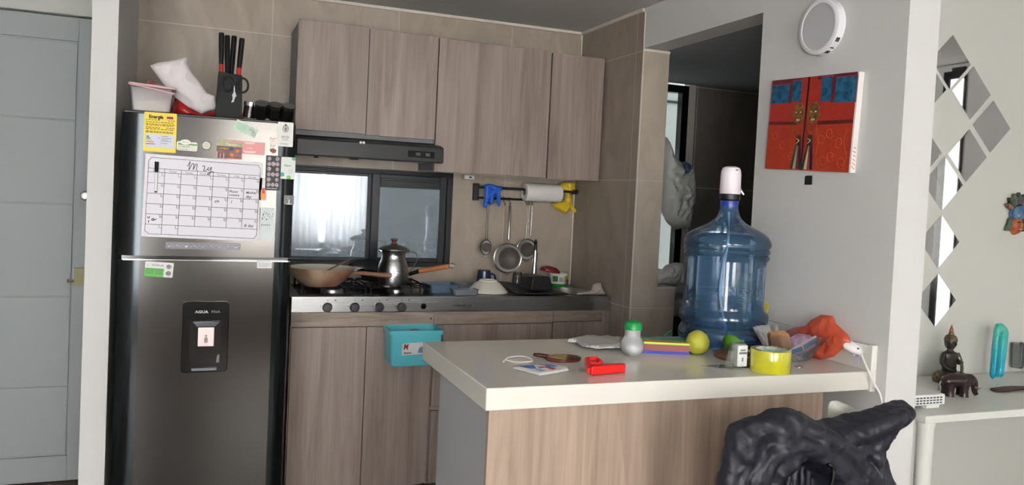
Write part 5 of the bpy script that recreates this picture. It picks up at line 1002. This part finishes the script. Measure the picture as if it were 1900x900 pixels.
# ---------------------------------------------------------------- wall decor
T = thing('round_lamp', 'round white surface lamp mounted high on the painted wall', 'lamp', (1.9195, 2.152, 1.985))
MX = Matrix.Rotation(-PI / 2, 4, 'Y')
bm = nb(); lathe(bm, [(.088, 0), (.092, .002), (.0925, .030), (.088, .033), (.078, .0335), (.0775, .031)], seg=64, M=MX); obj('housing', bm, mat('lamp_white', (236, 236, 240), .35), T)
bm = nb(); lathe(bm, [(.0775, .0312), (0, .0315)], seg=48, M=MX); obj('diffuser', bm, mat('lamp_diffuser', (196, 196, 198), .45), T)
bm = nb()
for k, base in enumerate((-1.36, -1.0, -.68)):
    for i in range(3 if k != 1 else 1):
        a = -PI / 2 + .30 + k * .30 + i * .055
        c = Vector((-.016, -.0926 * math.cos(a) * 1, .0926 * math.sin(a))); box(bm, -.024, -.010, c.y - .0012, c.y + .0012, c.z - .002, c.z + .002)
obj('vent_slots', bm, INK, T)
# painting of the red temple doors (own plain brushwork)
PC = [at(x, y, 'x', 1.90) for x, y in ((1442, 152), (1606, 134), (1588, 321), (1425, 311))]
pc = sum(PC, Vector()) / 4
T = thing('canvas_painting', 'canvas painting of red double doors with two brass lion knockers', 'painting', (1.9195, 2.182, 1.666), rot=(.045, 0, 0))
PWd, PHh, D0 = .206, .158, .021                                     # half width, half height, depth
bm = nb(); box(bm, -D0, -.0005, -PWd, PWd, -PHh, PHh); obj('canvas', bm, mat('canvas_white', (228, 226, 222), .7), T)
def pq(u, v): return (PWd - u * 2 * PWd, PHh - v * 2 * PHh)         # u right, v down on the painting -> (y, z)
def paint(nm, pts, m, lvl=1):
    bm = nb(); prism(bm, [pq(*p) for p in pts], lambda a, b, d: (-D0 - d, a, b), 0, .0003 * lvl); return obj(nm, bm, m, T)
def rect(u0, v0, u1, v1): return [(u0, v0), (u1, v0), (u1, v1), (u0, v1)]
PR = mat('paint_red', (188, 52, 36), .5, vary=((168, 42, 34), 26)); PRo = mat('paint_red_orange', (192, 62, 34), .5, vary=((176, 50, 32), 30)); PDk = mat('paint_maroon', (98, 26, 34), .5, vary=((120, 34, 40), 20))
PB = mat('paint_blue', (26, 118, 160), .5, vary=((14, 70, 104), 40)); PP = mat('paint_purple', (150, 60, 90), .5); PK = mat('paint_dark_blue', (20, 36, 58), .5)
BRS = mat('paint_brass', (150, 108, 52), .45, vary=((98, 66, 34), 60)); CRM = mat('paint_cream', (220, 200, 150), .5); OR = mat('paint_orange_line', (212, 96, 52), .5)
paint('ground', rect(0, 0, .985, 1), PR); paint('lower_field', rect(0, .50, .45, 1), PRo, 2); paint('lower_field', rect(.56, .48, .985, 1), PRo, 2)
paint('top_shadow', rect(0, 0, .36, .055), PDk, 2); paint('top_shadow', rect(.56, 0, .985, .04), PDk, 2)
for r_ in (rect(.01, .06, .235, .26), rect(.27, .03, .375, .25), rect(.615, .02, .725, .27), rect(.77, .04, .98, .29)):
    paint('pane_border', [(u + (-.01 if u < (r_[0][0] + r_[1][0]) / 2 else .012), v + (.012 if v > .2 else -.012)) for u, v in r_], PP, 3); paint('blue_pane', r_, PB, 4)
paint('post_shadow', rect(.235, .06, .268, .27), PDk, 5); paint('post_shadow', rect(.728, .03, .768, .29), PDk, 5)
paint('rail_shadow', [(0, .465), (.36, .475), (.36, .51), (0, .50)], PDk, 3); paint('rail_shadow', [(.60, .475), (.985, .47), (.985, .505), (.60, .515)], PDk, 3)
paint('door_joint', [(.452, 0), (.470, 0), (.462, 1), (.445, 1)], mat('paint_black', (40, 12, 16), .5), 4)
def pstroke(nm, strokes, m, r, lvl):
    bm = nb()
    for s in strokes: 
        q = [(-D0 - .0004 * lvl, *pq(u, v)) for u, v in s]; tube(bm, smooth(q, 4), r, 5, flat=.4)
    return obj(nm, bm, m, T)
random.seed(11)
sw_ = []
for cx in (.10, .20, .32): sw_ += [[(cx + .035 * math.cos(a) * (1 - a / 12), .62 + .30 * (cx - .1) / .3 + .06 * math.sin(a) * (1 - a / 12)) for a in [k * .7 for k in range(10)]]]
for cx, cy_ in ((.66, .66), (.75, .60), (.86, .70), (.78, .84), (.70, .88), (.90, .90)): sw_ += [[(cx + .045 * math.cos(a + cx * 9) * (1 - a / 12), cy_ + .06 * math.sin(a + cx * 9) * (1 - a / 12)) for a in [k * .7 for k in range(10)]]]
sw_ += [[(.60, .55), (.63, .7), (.62, .85), (.66, .97)], [(.93, .55), (.91, .7), (.95, .85), (.92, .97)]]
for q_ in sw_: pstroke('scroll_ornament', [q_], OR, .0011, 3)
bl = []
for (u0, v0, u1, v1) in ((.02, .1, .22, .24), (.28, .06, .37, .23), (.63, .05, .72, .25), (.79, .08, .96, .2)):
    for k in range(9): u = random.uniform(u0, u1); v = random.uniform(v0, v1); bl.append([(u, v), (u + random.uniform(-.02, .02), v + .02), (u + random.uniform(-.02, .03), v + .03)])
pstroke('brush_figures', bl, PK, .0009, 5)
for cx in (.372, .548):
    paint('lion_mask', [(cx + .066 * math.cos(a) * (1 + .04 * math.sin(9 * a)), .385 + .115 * math.sin(a) * (1 + .04 * math.sin(9 * a))) for a in [2 * PI * i / 48 for i in range(48)]], BRS, 6)
    pstroke('lion_brow', [[(cx - .045, .34), (cx - .02, .355), (cx - .008, .38)], [(cx + .045, .34), (cx + .02, .355), (cx + .008, .38)], [(cx - .03, .43), (cx, .445), (cx + .03, .43)], [(cx - .03, .43), (cx - .028, .47)], [(cx + .03, .43), (cx + .028, .47)]], mat('paint_bronze_dark', (52, 32, 22), .5), .0013, 8)
    paint('lion_eye', rect(cx - .034, .365, cx - .014, .382), CRM, 7); paint('lion_eye', rect(cx + .014, .365, cx + .034, .382), CRM, 7); paint('lion_teeth', rect(cx - .022, .445, cx + .022, .468), CRM, 7)
    pstroke('ring_knocker', [[(cx - .05, .50), (cx - .045, .57), (cx, .60), (cx + .045, .57), (cx + .05, .50)]], BRS, .0022, 7)
for cx, cc in ((.40, ((60, 70, 50), (190, 180, 150), (120, 60, 60), (60, 26, 50))), (.535, ((40, 60, 50), (220, 190, 150), (150, 70, 60), (48, 26, 48)))):
    for i, c in enumerate(cc):
        paint('tassel', [(cx - .02 + .008 * i, .66), (cx + .004 + .008 * i, .66), (cx - .048 + .034 * i, .99), (cx - .078 + .034 * i, .985)], mat('tassel_%d_%d' % (i, c[0]), c, .6), 6)
    paint('tassel_knot', [(cx - .025, .62), (cx + .025, .62), (cx + .03, .70), (cx, .74), (cx - .03, .70)], mat('tassel_knot', (70, 50, 40), .6), 7); pstroke('tassel_band', [[(cx - .02, .66), (cx + .01, .68), (cx - .02, .71)]], CRM, .002, 9)
bm = nb()
for i in range(6): tube(bm, [(-D0 + .003 + .002 * (i % 2), -PWd - .0003, -PHh + .02 + .012 * i), (-.005, -PWd - .0003, -PHh + .012 + .013 * i)], .001, 4)
obj('edge_brushmarks', bm, OR, T)
T = thing('wall_sensor', 'small black square sticker on the wall under the painting', 'sticker', (1.9195, 2.189, 1.476)); bm = nb(); prism(bm, [(-.017, -.015), (.017, -.015), (.017, .012), (.012, .016), (-.017, .016)], YZ, -.004, 0); obj('pad', bm, mat('pad_black', (30, 32, 36), .5), T, bev=.001)
# mirrors
MIR = mat('mirror_silver', (205, 206, 206), .02, 1); sp_ = .1149; hd = .1020; c0x, c0z = 2.672, 1.0
cxs = 3.208 * .83 ; 
def MP(px, py): return at(px, py, 'y', 2.318)
ctr = [('topmost diamond mirror, showing the dark frame', (1764.5, 115)), ('diamond mirror right of and below the topmost one', (1803, 172.5)), ('rightmost diamond mirror of the group', (1840, 235)), ('diamond mirror below and left of the rightmost one', (1795.3, 288.7)), ('diamond mirror third from the bottom in the column', (1750, 341)), ('second lowest diamond mirror', (1743.2, 448)), ('lowest diamond mirror, just above the figurine', (1737, 557))]
pts_ = [MP(*c[1]) for c in ctr]
def mirror(label, c, w=.1045, h=.104):
    T = thing('diamond_mirror', label, 'mirror', (c.x, 2.3195, c.z), group='diamond mirrors on the living room wall'); bm = nb(); prism(bm, [(-w, 0), (0, -h), (w, 0), (0, h)], XZ, -.0025, 0); obj('mirror_plate', bm, MIR, T); return T
for (l, _), c in zip(ctr, pts_): mirror(l, c)
dx = pts_[1].x - pts_[0].x; 
mirror('diamond mirror cut off by the pillar beside the topmost one', Vector((pts_[0].x - dx, 0, pts_[1].z)))
mirror('diamond mirror mostly hidden by the pillar, left of the middle ones', Vector((pts_[0].x - dx, 0, pts_[3].z)))
# carved mask
mc = at(1886, 408, 'y', 2.30)
T = thing('carved_mask', 'small painted carved mask with leaf crown, blue headband and red face', 'mask', (mc.x + .014, 2.318, mc.z))
bm = nb(); lathe(bm, [(0, .030), (.012, .028), (.024, .018), (.030, .0)], (0, 0, -.022), 28, sy=1.35, M=Matrix.Rotation(PI / 2, 4, 'X')); obj('face', bm, mat('mask_red', (158, 42, 38), .45, vary=((182, 110, 60), 26)), T)
bm = nb(); prism(bm, [(-.036, .004), (.038, .004), (.042, .028), (.030, .052), (.0, .058), (-.032, .05), (-.040, .028)], XZ, -.026, 0); obj('headband', bm, mat('mask_blue', (48, 84, 126), .5, vary=((90, 130, 160), 60)), T, bev=.004)
bm = nb(); lathe(bm, [(.004, .002), (.0055, 0), (.004, -.002)], (-.012, -.027, .018), 14, M=Matrix.Rotation(PI / 2, 4, 'X')); obj('headband_stud', bm, mat('mask_cream', (205, 195, 160), .5), T)
for i in range(7):
    a = PI * (.12 + .127 * i); ca, sa = math.cos(a), math.sin(a); cc = ((60, 78, 58), (150, 140, 110), (88, 84, 100), (70, 90, 84), (120, 120, 90), (62, 80, 60), (170, 120, 90))[i]
    bm = nb(); pts2 = [(0, -.011), (.030, -.011), (.050, 0), (.030, .011), (0, .011)]
    prism(bm, [(.028 * ca + u * ca - v * sa, .035 + .028 * sa + u * sa + v * ca) for u, v in pts2], XZ, -.016 - .002 * (i % 2), 0); obj('crown_leaf', bm, mat('mask_leaf_%d' % i, cc, .5, vary=((40, 44, 40), 70)), T, bev=.003)
for s in (-1, 1):
    bm = nb(); prism(bm, [(s * .026, .0), (s * .045, .006), (s * .052, -.018), (s * .062, -.046), (s * .040, -.047), (s * .028, -.03)], XZ, -.014, 0); obj('side_leaf', bm, mat('mask_side_green', (58, 84, 62), .5, vary=((90, 100, 80), 60)), T, bev=.003)
    bm = nb(); tube(bm, [(s * .016, -.026, -.008), (s * .010, -.029, -.011), (s * .005, -.028, -.009)], .0022, 6); obj('eye', bm, INK, T)
bm = nb(); lathe(bm, [(0, .006), (.005, .004), (.006, 0)], (.0, -.030, -.020), 12, sy=2, M=Matrix.Rotation(PI / 2, 4, 'X')); obj('nose', bm, mat('mask_orange', (178, 112, 60), .5), T)
bm = nb(); tube(bm, [(-.010, -.028, -.036), (0, -.031, -.038), (.010, -.028, -.036)], .0025, 6); obj('mouth', bm, mat('mask_lip', (205, 170, 120), .5), T)
bm = nb(); tube(bm, [(.010 * math.cos(a) - .012, -.002, .098 + .008 * math.sin(a)) for a in [2 * PI * i / 16 for i in range(16)]], .0009, 5, closed=True); obj('hanging_wire', bm, CHROME, T)
# ---------------------------------------------------------------- white console table and what stands on it
T = thing('console_table', 'white console table against the living room wall', 'table', (2.75, 2.08, 0))
TW = mat('table_white', (222, 223, 216), .35)
bm = nb(); box(bm, 2.125, 3.55, 1.842, 2.314, .726, .75); obj('table_top', bm, TW, T, world=True, bev=.0015)
for x, y in ((2.165, 1.875), (2.165, 2.27), (3.5, 1.875), (3.5, 2.27)):
    bm = nb(); lathe(bm, [(0, 0), (.022, 0), (.026, .70), (.030, .726), (0, .726)], (x, y, 0), 24); obj('leg', bm, TW, T, world=True)
DZ = .75
def Dk(px, py, z=DZ): return at(px, py, 'z', z)
p = Dk(1716, 745); T = thing('router', 'small white box router with vent grille at left end of the table', 'router', (2.235, 1.985, DZ), .0)
bm = nb(); box(bm, -.10, .055, -.07, .09, .010, .045); obj('case', bm, mat('router_white', (226, 228, 226), .35), T, bev=.004)
bm = nb()
for i in range(9):
    for j in range(3): box(bm, -.085 + .0145 * i, -.0755 + .0145 * i, -.0708, -.0695, .016 + .0085 * j, .0205 + .0085 * j)
obj('vent_grille', bm, mat('router_dark', (70, 72, 74), .5), T)
bm = nb(); box(bm, -.02, .035, -.065, -.045, 0, .010); box(bm, -.08, .04, .06, .08, 0, .010); obj('feet', bm, mat('router_white', (226, 228, 226), .35), T)
# seated buddha figure
BZ_ = mat('bronze_dark', (54, 50, 42), .35, .3, vary=((36, 34, 30), 60)); GD = mat('gilt_robe', (120, 96, 62), .4, .4, vary=((58, 60, 48), 70))
b0 = Dk(1772, 712); T = thing('buddha_statuette', 'seated dark bronze buddha figurine with pointed crown behind the elephant', 'figurine', (b0.x, b0.y + .03, DZ))
bm = nb(); lathe(bm, [(0, .0), (.062, .0), (.066, .012), (.060, .028), (.045, .040), (0, .045)], seg=36, sy=.72); 
for s in (-1, 1): tube(bm, smooth([(s * .02, 0, .03), (s * .055, -.01, .022), (s * .045, -.04, .018), (-s * .01, -.045, .020)], 4), .016, 10)
obj('crossed_legs', bm, GD, T)
bm = nb(); lathe(bm, [(.034, .03), (.030, .055), (.032, .08), (.038, .098), (.034, .110), (.016, .118), (.012, .128), (0, .13)], seg=28, sy=.66)
tube(bm, smooth([(-.034, 0, .105), (-.044, -.006, .078), (-.034, -.026, .056), (-.010, -.034, .052)], 4), .0095, 10); tube(bm, smooth([(.034, 0, .105), (.044, -.006, .080), (.028, -.026, .078), (.006, -.032, .082)], 4), .0095, 10)
obj('body', bm, BZ_, T)
bm = nb(); tube(bm, smooth([(.026, -.012, .112), (.030, -.024, .085), (.036, -.026, .055), (.040, -.02, .035)], 4), [.010] * 13, 10, flat=.5); obj('robe_sash', bm, mat('sash_green_gilt', (110, 112, 76), .4, .3, vary=((60, 74, 56), 80)), T)
bm = nb(); lathe(bm, [(0, .122), (.014, .128), (.022, .143), (.023, .158), (.018, .172), (.010, .178), (.009, .185), (0, .19)], seg=28, sy=.95); obj('head', bm, BZ_, T)
bm = nb(); lathe(bm, [(.0235, .158), (.0235, .164), (.019, .175), (.010, .181), (.009, .188), (.006, .19)], seg=28); obj('hair_cap', bm, GD, T)
bm = nb(); lathe(bm, [(0, .184), (.007, .19), (.0075, .197), (.004, .208), (0, .220)], seg=16); obj('flame_finial', bm, mat('finial_copper', (150, 84, 58), .4, .4), T)
for s in (-1, 1): bm = nb(); tube(bm, [(s * .022, 0, .155), (s * .024, 0, .142), (s * .022, 0, .134)], [.003, .004, .003], 6); obj('ear', bm, BZ_, T)
bm = nb(); tube(bm, [(0, -.021, .152), (0, -.025, .146), (0, -.022, .144)], [.0015, .003, .002], 6); obj('nose', bm, BZ_, T)
# elephant
e0 = Dk(1782, 735); EL = mat('elephant_wood', (52, 32, 34), .3, vary=((34, 22, 24), 50)); T = thing('elephant_figurine', 'small dark brown elephant figurine in front of the buddha', 'figurine', (e0.x - .005, e0.y + .01, DZ), -.28)
bm = nb()
taper(bm, [(-.056, 0, .044), (-.046, 0, .048), (-.02, 0, .052), (.008, 0, .052), (.026, 0, .054), (.044, 0, .056), (.056, 0, .048), (.063, 0, .032), (.064, -.001, .016), (.071, -.002, .006)], [.008, .021, .0255, .0265, .0225, .0215, .0165, .0115, .009, .007], 20)
for x, y in ((-.036, -.013), (-.036, .013), (.016, -.014), (.020, .013)): tube(bm, [(x, y, .045), (x, y, .022), (x, y * 1.05, .006), (x, y * 1.05, .0)], [.017, .0135, .0135, .015], 14)
obj('body', bm, EL, T)
for s in (-1, 1):
    bm = nb(); pillow(bm, [(.0, .0), (.018, .012), (.022, .028), (.008, .034), (-.012, .030), (-.014, .012)], lambda u, v, d, s=s: (u + .022, s * (.022 + v * .05 + .002) + d * s, v + .034), .003, .006, 16); obj('ear', bm, EL, T)
    bm = nb(); tube(bm, [(.056, s * .012, .036), (.068, s * .014, .028), (.078, s * .014, .032)], [.0035, .003, .001], 8); obj('tusk', bm, mat('tusk_dark', (110, 84, 70), .4), T)
bm = nb(); tube(bm, [(-.062, 0, .05), (-.070, 0, .035), (-.068, 0, .018)], [.003, .0022, .003], 6); obj('tail', bm, EL, T)
# teal glass candle holder / selenite piece with drip ends
t0 = Dk(1848, 705); T = thing('teal_sculpture', 'tall teal translucent resin piece with four pointed ends standing on table', 'ornament', (t0.x, t0.y, DZ), .0)
TL = bpy.data.materials.new('teal_resin'); TL.use_nodes = True; nt = TL.node_tree; b = nt.nodes['Principled BSDF']; b.inputs['Roughness'].default_value = .25; b.inputs['Subsurface Weight'].default_value = .3; b.inputs['Subsurface Radius'].default_value = (.01, .02, .02)
g = nt.nodes.new('ShaderNodeTexCoord'); sx_ = nt.nodes.new('ShaderNodeSeparateXYZ'); nt.links.new(g.outputs['Generated'], sx_.inputs[0]); r = nt.nodes.new('ShaderNodeValToRGB'); r.color_ramp.elements[0].color = rgb(22, 165, 190); r.color_ramp.elements[1].color = rgb(62, 178, 158); r.color_ramp.elements[0].position = .25; r.color_ramp.elements[1].position = .9
nt.links.new(sx_.outputs['Z'], r.inputs[0]); nt.links.new(r.outputs[0], b.inputs['Base Color'])
hh_ = .220
P = [(-.030, .018), (-.026, .03), (-.028, .012), (-.020, .0), (-.014, .010), (-.012, .05), (-.004, .17), (.0, .185), (.006, .17), (.006, .04), (.002, .012), (.008, -.0), (.012, .018), (.016, .002), (.020, .020), (.026, .0), (.032, .018), (.036, .10), (.042, .18), (.034, .205), (.010, .222), (-.012, .222), (-.022, .205), (-.028, .12)]
P = [(-.030, .022), (-.022, .0), (-.014, .010), (-.013, .06), (-.006, .16), (.0, .182), (.005, .165), (.003, .06), (-.002, .022), (.004, .006), (.011, .020), (.015, .004), (.021, .020), (.026, .0), (.032, .018), (.038, .10), (.044, .185), (.034, .206), (.012, .222), (-.012, .222), (-.022, .205), (-.028, .12)]
bm = nb(); pillow(bm, P, lambda u, v, d: (u, d, v), .013, .012, 60, .0015, 30, back=1); obj('resin_body', bm, TL, T)
s_ = Dk(1862, 729); T = thing('incense_holder', 'long dark carved wooden incense boat at the table front', 'incense holder', (s_.x + .045, s_.y + .015, DZ), .0)
bm = nb(); tube(bm, smooth([(-.082, 0, .009), (-.078, 0, .009), (-.05, 0, .009), (0, 0, .010), (.05, 0, .010), (.10, 0, .008), (.12, 0, .007)], 3), [.006, .009, .011, .012, .013, .014, .015, .016, .0165, .0165, .016, .015, .014, .013, .012, .010, .008, .006, .004], 14, flat=.55); obj('boat', bm, mat('incense_wood', (72, 42, 36), .5, vary=((48, 28, 26), 60)), T)
bm = nb(); tube(bm, [(-.07, .0, .015), (-.045, .01, .028)], .0008, 5); obj('incense_stick', bm, mat('stick_grey', (170, 160, 140), .7), T)
GJ = thin('tumbler_glass', (226, 230, 228), .04, 1, .06)
for i, (px, lab) in enumerate(((1886, 'clear glass tumbler on the tray right of the teal piece'), (1903, 'clear glass tumbler cut off by the right edge of the photo'))):
    q = at(px, 682, 'z', DZ + .022); T = thing('glass_tumbler', lab, 'glass', (q.x, q.y, DZ + .022), group='tumblers on the white tray')
    bm = nb(); lathe(bm, [(0, 0), (.021, 0), (.023, .004), (.027, .10), (.0255, .10), (.021, .008), (0, .007)], seg=28); obj('glass', bm, GJ, T)
q = at(1905, 686, 'z', DZ); T = thing('serving_tray', 'white raised tray under the glass tumblers', 'tray', (q.x + .03, q.y, DZ)); bm = nb(); box(bm, -.095, .12, -.06, .07, .012, .0215); box(bm, -.085, .11, -.05, .06, 0, .012); obj('tray', bm, TW, T, bev=.002)
q = at(1690, 893, 'y', 1.95); T = thing('green_bottle', 'pale green glass vase on the floor beside the table leg', 'vase', (2.118, 2.08, 0)); bm = nb(); lathe(bm, [(0, 0), (.05, 0), (.06, .02), (.06, .30), (.05, .35), (.022, .385), (.022, .43)], seg=32); obj('vase', bm, thin('pale_green_glass', (200, 220, 180), .08, 1, .35, (190, 215, 170)), T)
# ---------------------------------------------------------------- laundry: hanging bag, sink, crumpled bag
T = thing('hanging_trash_bag', 'grey translucent shopping bag hanging in the laundry window', 'plastic bag', (2.20, 3.60, 1.35))
P = [at(x, y, 'y', 3.60) for x, y in ((1232, 248), (1240, 262), (1250, 290), (1262, 300), (1284, 308), (1289, 340), (1288, 372), (1281, 405), (1276, 424), (1252, 426), (1236, 412), (1226, 392), (1224, 360), (1228, 320), (1229, 280))]
bm = nb(); pillow(bm, [(p.x - 2.20, p.z - 1.35) for p in P], lambda u, v, d: (u, d, v), .06, .07, 60, .016, 24, 9.1, ridge=True); obj('bag', bm, thin('grey_film', (215, 215, 210), .2, .9, .62, (218, 218, 210)), T)
bm = nb(); q = [at(1232, 250, 'y', 3.6), at(1243, 280, 'y', 3.6), at(1262, 305, 'y', 3.6)]; tube(bm, smooth([p - T.location for p in q], 5), .006, 6, flat=.4); q = [Vector((2.074, 3.60, 1.765)), at(1226, 225, 'y', 3.6), at(1232, 250, 'y', 3.6)]; tube(bm, smooth([p - T.location for p in q], 5), .006, 6, flat=.4); obj('straps', bm, mat('strap_film', (150, 148, 142), .4), T)
q = at(1268, 313, 'y', 3.58); T = thing('bundled_bag', 'knotted dark blue-grey plastic bag on top of the hanging bag', 'plastic bag', (q.x, 3.57, q.z)); bm = nb(); pillow(bm, [(.042 * math.cos(a), .036 * math.sin(a)) for a in [2 * PI * i / 20 for i in range(20)]], lambda u, v, d: (u, d, v), .03, .035, 30, .010, 60, 2, ridge=True); obj('bundle', bm, mat('bundle_blue', (84, 98, 124), .35, vary=((44, 54, 76), 60)), T)
T = thing('wall_hook', 'small metal hook on the tiled column holding the hanging bag', 'hook', (2.063, 3.60, 1.765)); bm = nb(); tube(bm, [(0, 0, 0), (.018, 0, -.002), (.022, 0, .012)], .003, 8); obj('hook', bm, CHROME, T)
T = thing('laundry_sink', 'dark grey laundry tub behind the low tiled wall', 'sink', (2.36, 3.78, 0))
bm = nb(); box(bm, -.20, .30, -.22, .22, .78, .90); box(bm, -.16, .26, -.18, .18, 0, .78); obj('tub', bm, mat('tub_dark', (40, 42, 45), .5), T, bev=.006)
T = thing('crumpled_bag', 'crumpled whitish plastic bag on the low tiled wall in the laundry', 'plastic bag', (2.16, 3.50, .968))
P = [at(x, y, 'y', 3.46) for x, y in ((1217, 534), (1216, 515), (1222, 498), (1230, 500), (1238, 492), (1256, 487), (1268, 489), (1272, 505), (1270, 525), (1260, 534))]
bm = nb(); pillow(bm, [(p.x - 2.16, max(.001, p.z - .968)) for p in P], lambda u, v, d: (u, d * 1.0 - .03, v), .035, .04, 40, .016, 26, 6, ridge=True); obj('bag', bm, mat('bag_white_film', (200, 196, 194), .4), T)
T = thing('folded_cloth', 'grey folded rag hanging over the edge of the laundry tub', 'cloth', (2.255, 3.545, .90)); bm = nb(); pillow(bm, [(-.07, -.11), (.08, -.11), (.09, .05), (.02, .075), (-.07, .06)], lambda u, v, d: (u, d, v), .02, .02, 30, .008, 26, 2, ridge=True); obj('cloth', bm, mat('rag_grey', (150, 146, 146), .8), T)
# ---------------------------------------------------------------- chair, jacket, white pouch
T = thing('dining_chair', 'black metal chair almost covered by the dark jacket', 'chair', (1.30, 1.345, 0))
CB = mat('chair_black', (20, 20, 22), .2)
bm = nb(); box(bm, -.17, .17, -.22, .18, .43, .455); obj('seat', bm, CB, T, bev=.01)
bm = nb(); tube(bm, smooth([(-.10, .19, .44), (-.10, .215, .62), (-.08, .225, .74), (0, .23, .76), (.08, .225, .74), (.10, .215, .62), (.10, .19, .44)], 5), .012, 10); obj('backrest', bm, CB, T)
for x in (-.15, .15):
    for y in (-.2, .17): bm = nb(); tube(bm, [(x, y, .43), (x * 1.08, y * 1.08, 0)], .012, 10); obj('leg', bm, CB, T)
# jacket: soft volumes fused by a remesh, then creased
JY = 1.47
T = thing('jacket', 'dark navy jacket thrown over the chair back, one sleeve pointing right', 'jacket', (1.22, JY, .60))
def J(px, py, y=JY): return at(px, py, 'y', y) - T.location
bm = nb()
def cap(pts, r, seg=12):
    pp = smooth(pts, 4); n_ = len(pp); rr = []
    for i in range(n_):
        k = i / (n_ - 1) * (len(r) - 1); j = min(int(k), len(r) - 2); rr.append(r[j] + (r[j + 1] - r[j]) * (k - j))
    tube(bm, pp, rr, seg)
    for e_, q_ in ((pp[0], rr[0]), (pp[-1], rr[-1])): bmesh.ops.create_uvsphere(bm, u_segments=12, v_segments=8, radius=q_, matrix=Matrix.Translation(e_))
SIL = [J(*q) for q in ((1338, 1060), (1342, 900), (1351, 856), (1355, 828), (1362, 800), (1362, 793), (1385, 784), (1415, 778), (1440, 764), (1468, 760), (1495, 768), (1520, 782), (1536, 786), (1575, 780), (1612, 768), (1650, 754), (1688, 745), (1700, 758), (1697, 770), (1690, 782), (1668, 805), (1650, 826), (1648, 834), (1658, 862), (1668, 905), (1680, 1060))]
def jf(u, v, d):
    q = (u * 9, v * 9, 3.1); crease = 1 - abs(noise.noise((u * 16 + v * 6, v * 9 - u * 5, 4.2))) * 2
    dd, _ = near(HOL, u, v); k = min(1, dd / .02) if inside(HOL, u, v) else 0
    if d < 0: d = d * (1 - .75 * k) + .030 * k
    return (u, d * 1.0 + .035 - .014 * crease, v)
HOL = [(q.x, q.z) for q in (J(*p_) for p_ in ((1425, 1060), (1432, 940), (1448, 886), (1472, 850), (1498, 845), (1522, 862), (1542, 885), (1556, 940), (1570, 1060)))]
pillow(bm, [(p.x, p.z) for p in SIL], jf, .050, .055, 70, .018, 13, 5.5, ridge=True, back=.5)
cap([J(1392, 960, JY + .01), J(1398, 900, JY + .0), J(1425, 852, JY - .005), J(1470, 826, JY - .01), J(1515, 836, JY - .01), J(1555, 868, JY - .01), J(1592, 930, JY - .01), J(1612, 1040, JY - .01)], [.034, .033, .030, .027, .028, .033, .040, .045])
cap([J(1560, 815, JY), J(1610, 800, JY - .01), J(1650, 785, JY - .02), J(1676, 767, JY - .02)], [.030, .027, .024, .014])
cap([J(1480, 790, JY + .0), J(1530, 812, JY - .012), J(1580, 850, JY - .015), J(1620, 910, JY - .01)], [.018, .024, .026, .03])
cap([J(1368, 815, JY + .01), J(1395, 797, JY + .0), J(1440, 785, JY + .0)], [.012, .020, .018])
for i in range(4): cap([J(1474 + i * 9, 850 + 3 * i, JY + .036), J(1458 + i * 14, 905, JY + .036), J(1446 + i * 17, 1060, JY + .03)], [.004, .007, .011])
for v in bm.verts:
    n_ = noise.fractal(v.co * 22, 1, 2, 4); v.co += Vector((.2, -1, .3)) * n_ * .004
jk = obj('shell', bm, mat('jacket_navy', (27, 28, 39), .5, bump=(16, .6), dist=.012), T)
md = jk.modifiers.new('fuse', 'REMESH'); md.mode = 'VOXEL'; md.voxel_size = .0034; md.use_smooth_shade = True
s = jk.modifiers.new('soften', 'SMOOTH'); s.iterations = 3; s.factor = .5
tx = bpy.data.textures.new('creases', 'DISTORTED_NOISE'); tx.noise_scale = .045; tx.distortion = 1.6
d_ = jk.modifiers.new('creases', 'DISPLACE'); d_.texture = tx; d_.strength = -.0022; d_.mid_level = .5; d_.texture_coords = 'LOCAL'
bm = nb(); tube(bm, smooth([J(1536, 862, JY - .052), J(1545, 868, JY - .055), J(1546, 885, JY - .055), J(1540, 910, JY - .05), J(1536, 940, JY - .05)], 5), .0045, 8); obj('zip_edge', bm, mat('zip_black_gloss', (18, 18, 20), .08), T)
T = thing('white_pouch', 'white fabric cushion corner showing behind the jacket', 'cushion', (1.56, 1.60, .70))
P = [at(x, y, 'y', 1.60) for x, y in ((1537, 752), (1541, 744), (1552, 743), (1575, 752), (1602, 766), (1615, 800), (1600, 860), (1540, 860), (1534, 800), (1536, 770))]
bm = nb(); pillow(bm, [(p.x - 1.56, p.z - .70) for p in P], lambda u, v, d: (u, d, v), .03, .04, 36, .004, 14, 2); obj('cover', bm, mat('pouch_offwhite', (216, 216, 208), .7), T)
# stool that carries the cushion
T = thing('bar_stool', 'plain round stool under the white cushion behind the jacket', 'stool', (1.60, 1.69, 0)); pz = P[6].z
bm = nb(); lathe(bm, [(0, 0), (.13, 0), (.14, .01), (.14, .025), (.13, .03), (0, .03)], (0, 0, pz - .031), 32); obj('seat', bm, mat('stool_wood', (150, 125, 100), .5), T)
for a in range(4): bm = nb(); tube(bm, [(.09 * math.cos(a * PI / 2 + .78), .09 * math.sin(a * PI / 2 + .78), pz - .03), (.13 * math.cos(a * PI / 2 + .78), .13 * math.sin(a * PI / 2 + .78), 0)], .012, 10); obj('leg', bm, mat('stool_wood', (150, 125, 100), .5), T)
# sheer curtains at the rear window (seen only as reflections)
curtain(.95, 1.40, lambda u, a, z: (u, -2.25 + a, z), 'white sheer curtain gathered at the middle of the rear window, mirrored in the kitchen window')
curtain(1.46, 2.15, lambda u, a, z: (u, -2.25 + a, z), 'white sheer curtain at right of the rear window, mirrored in the kitchen window')
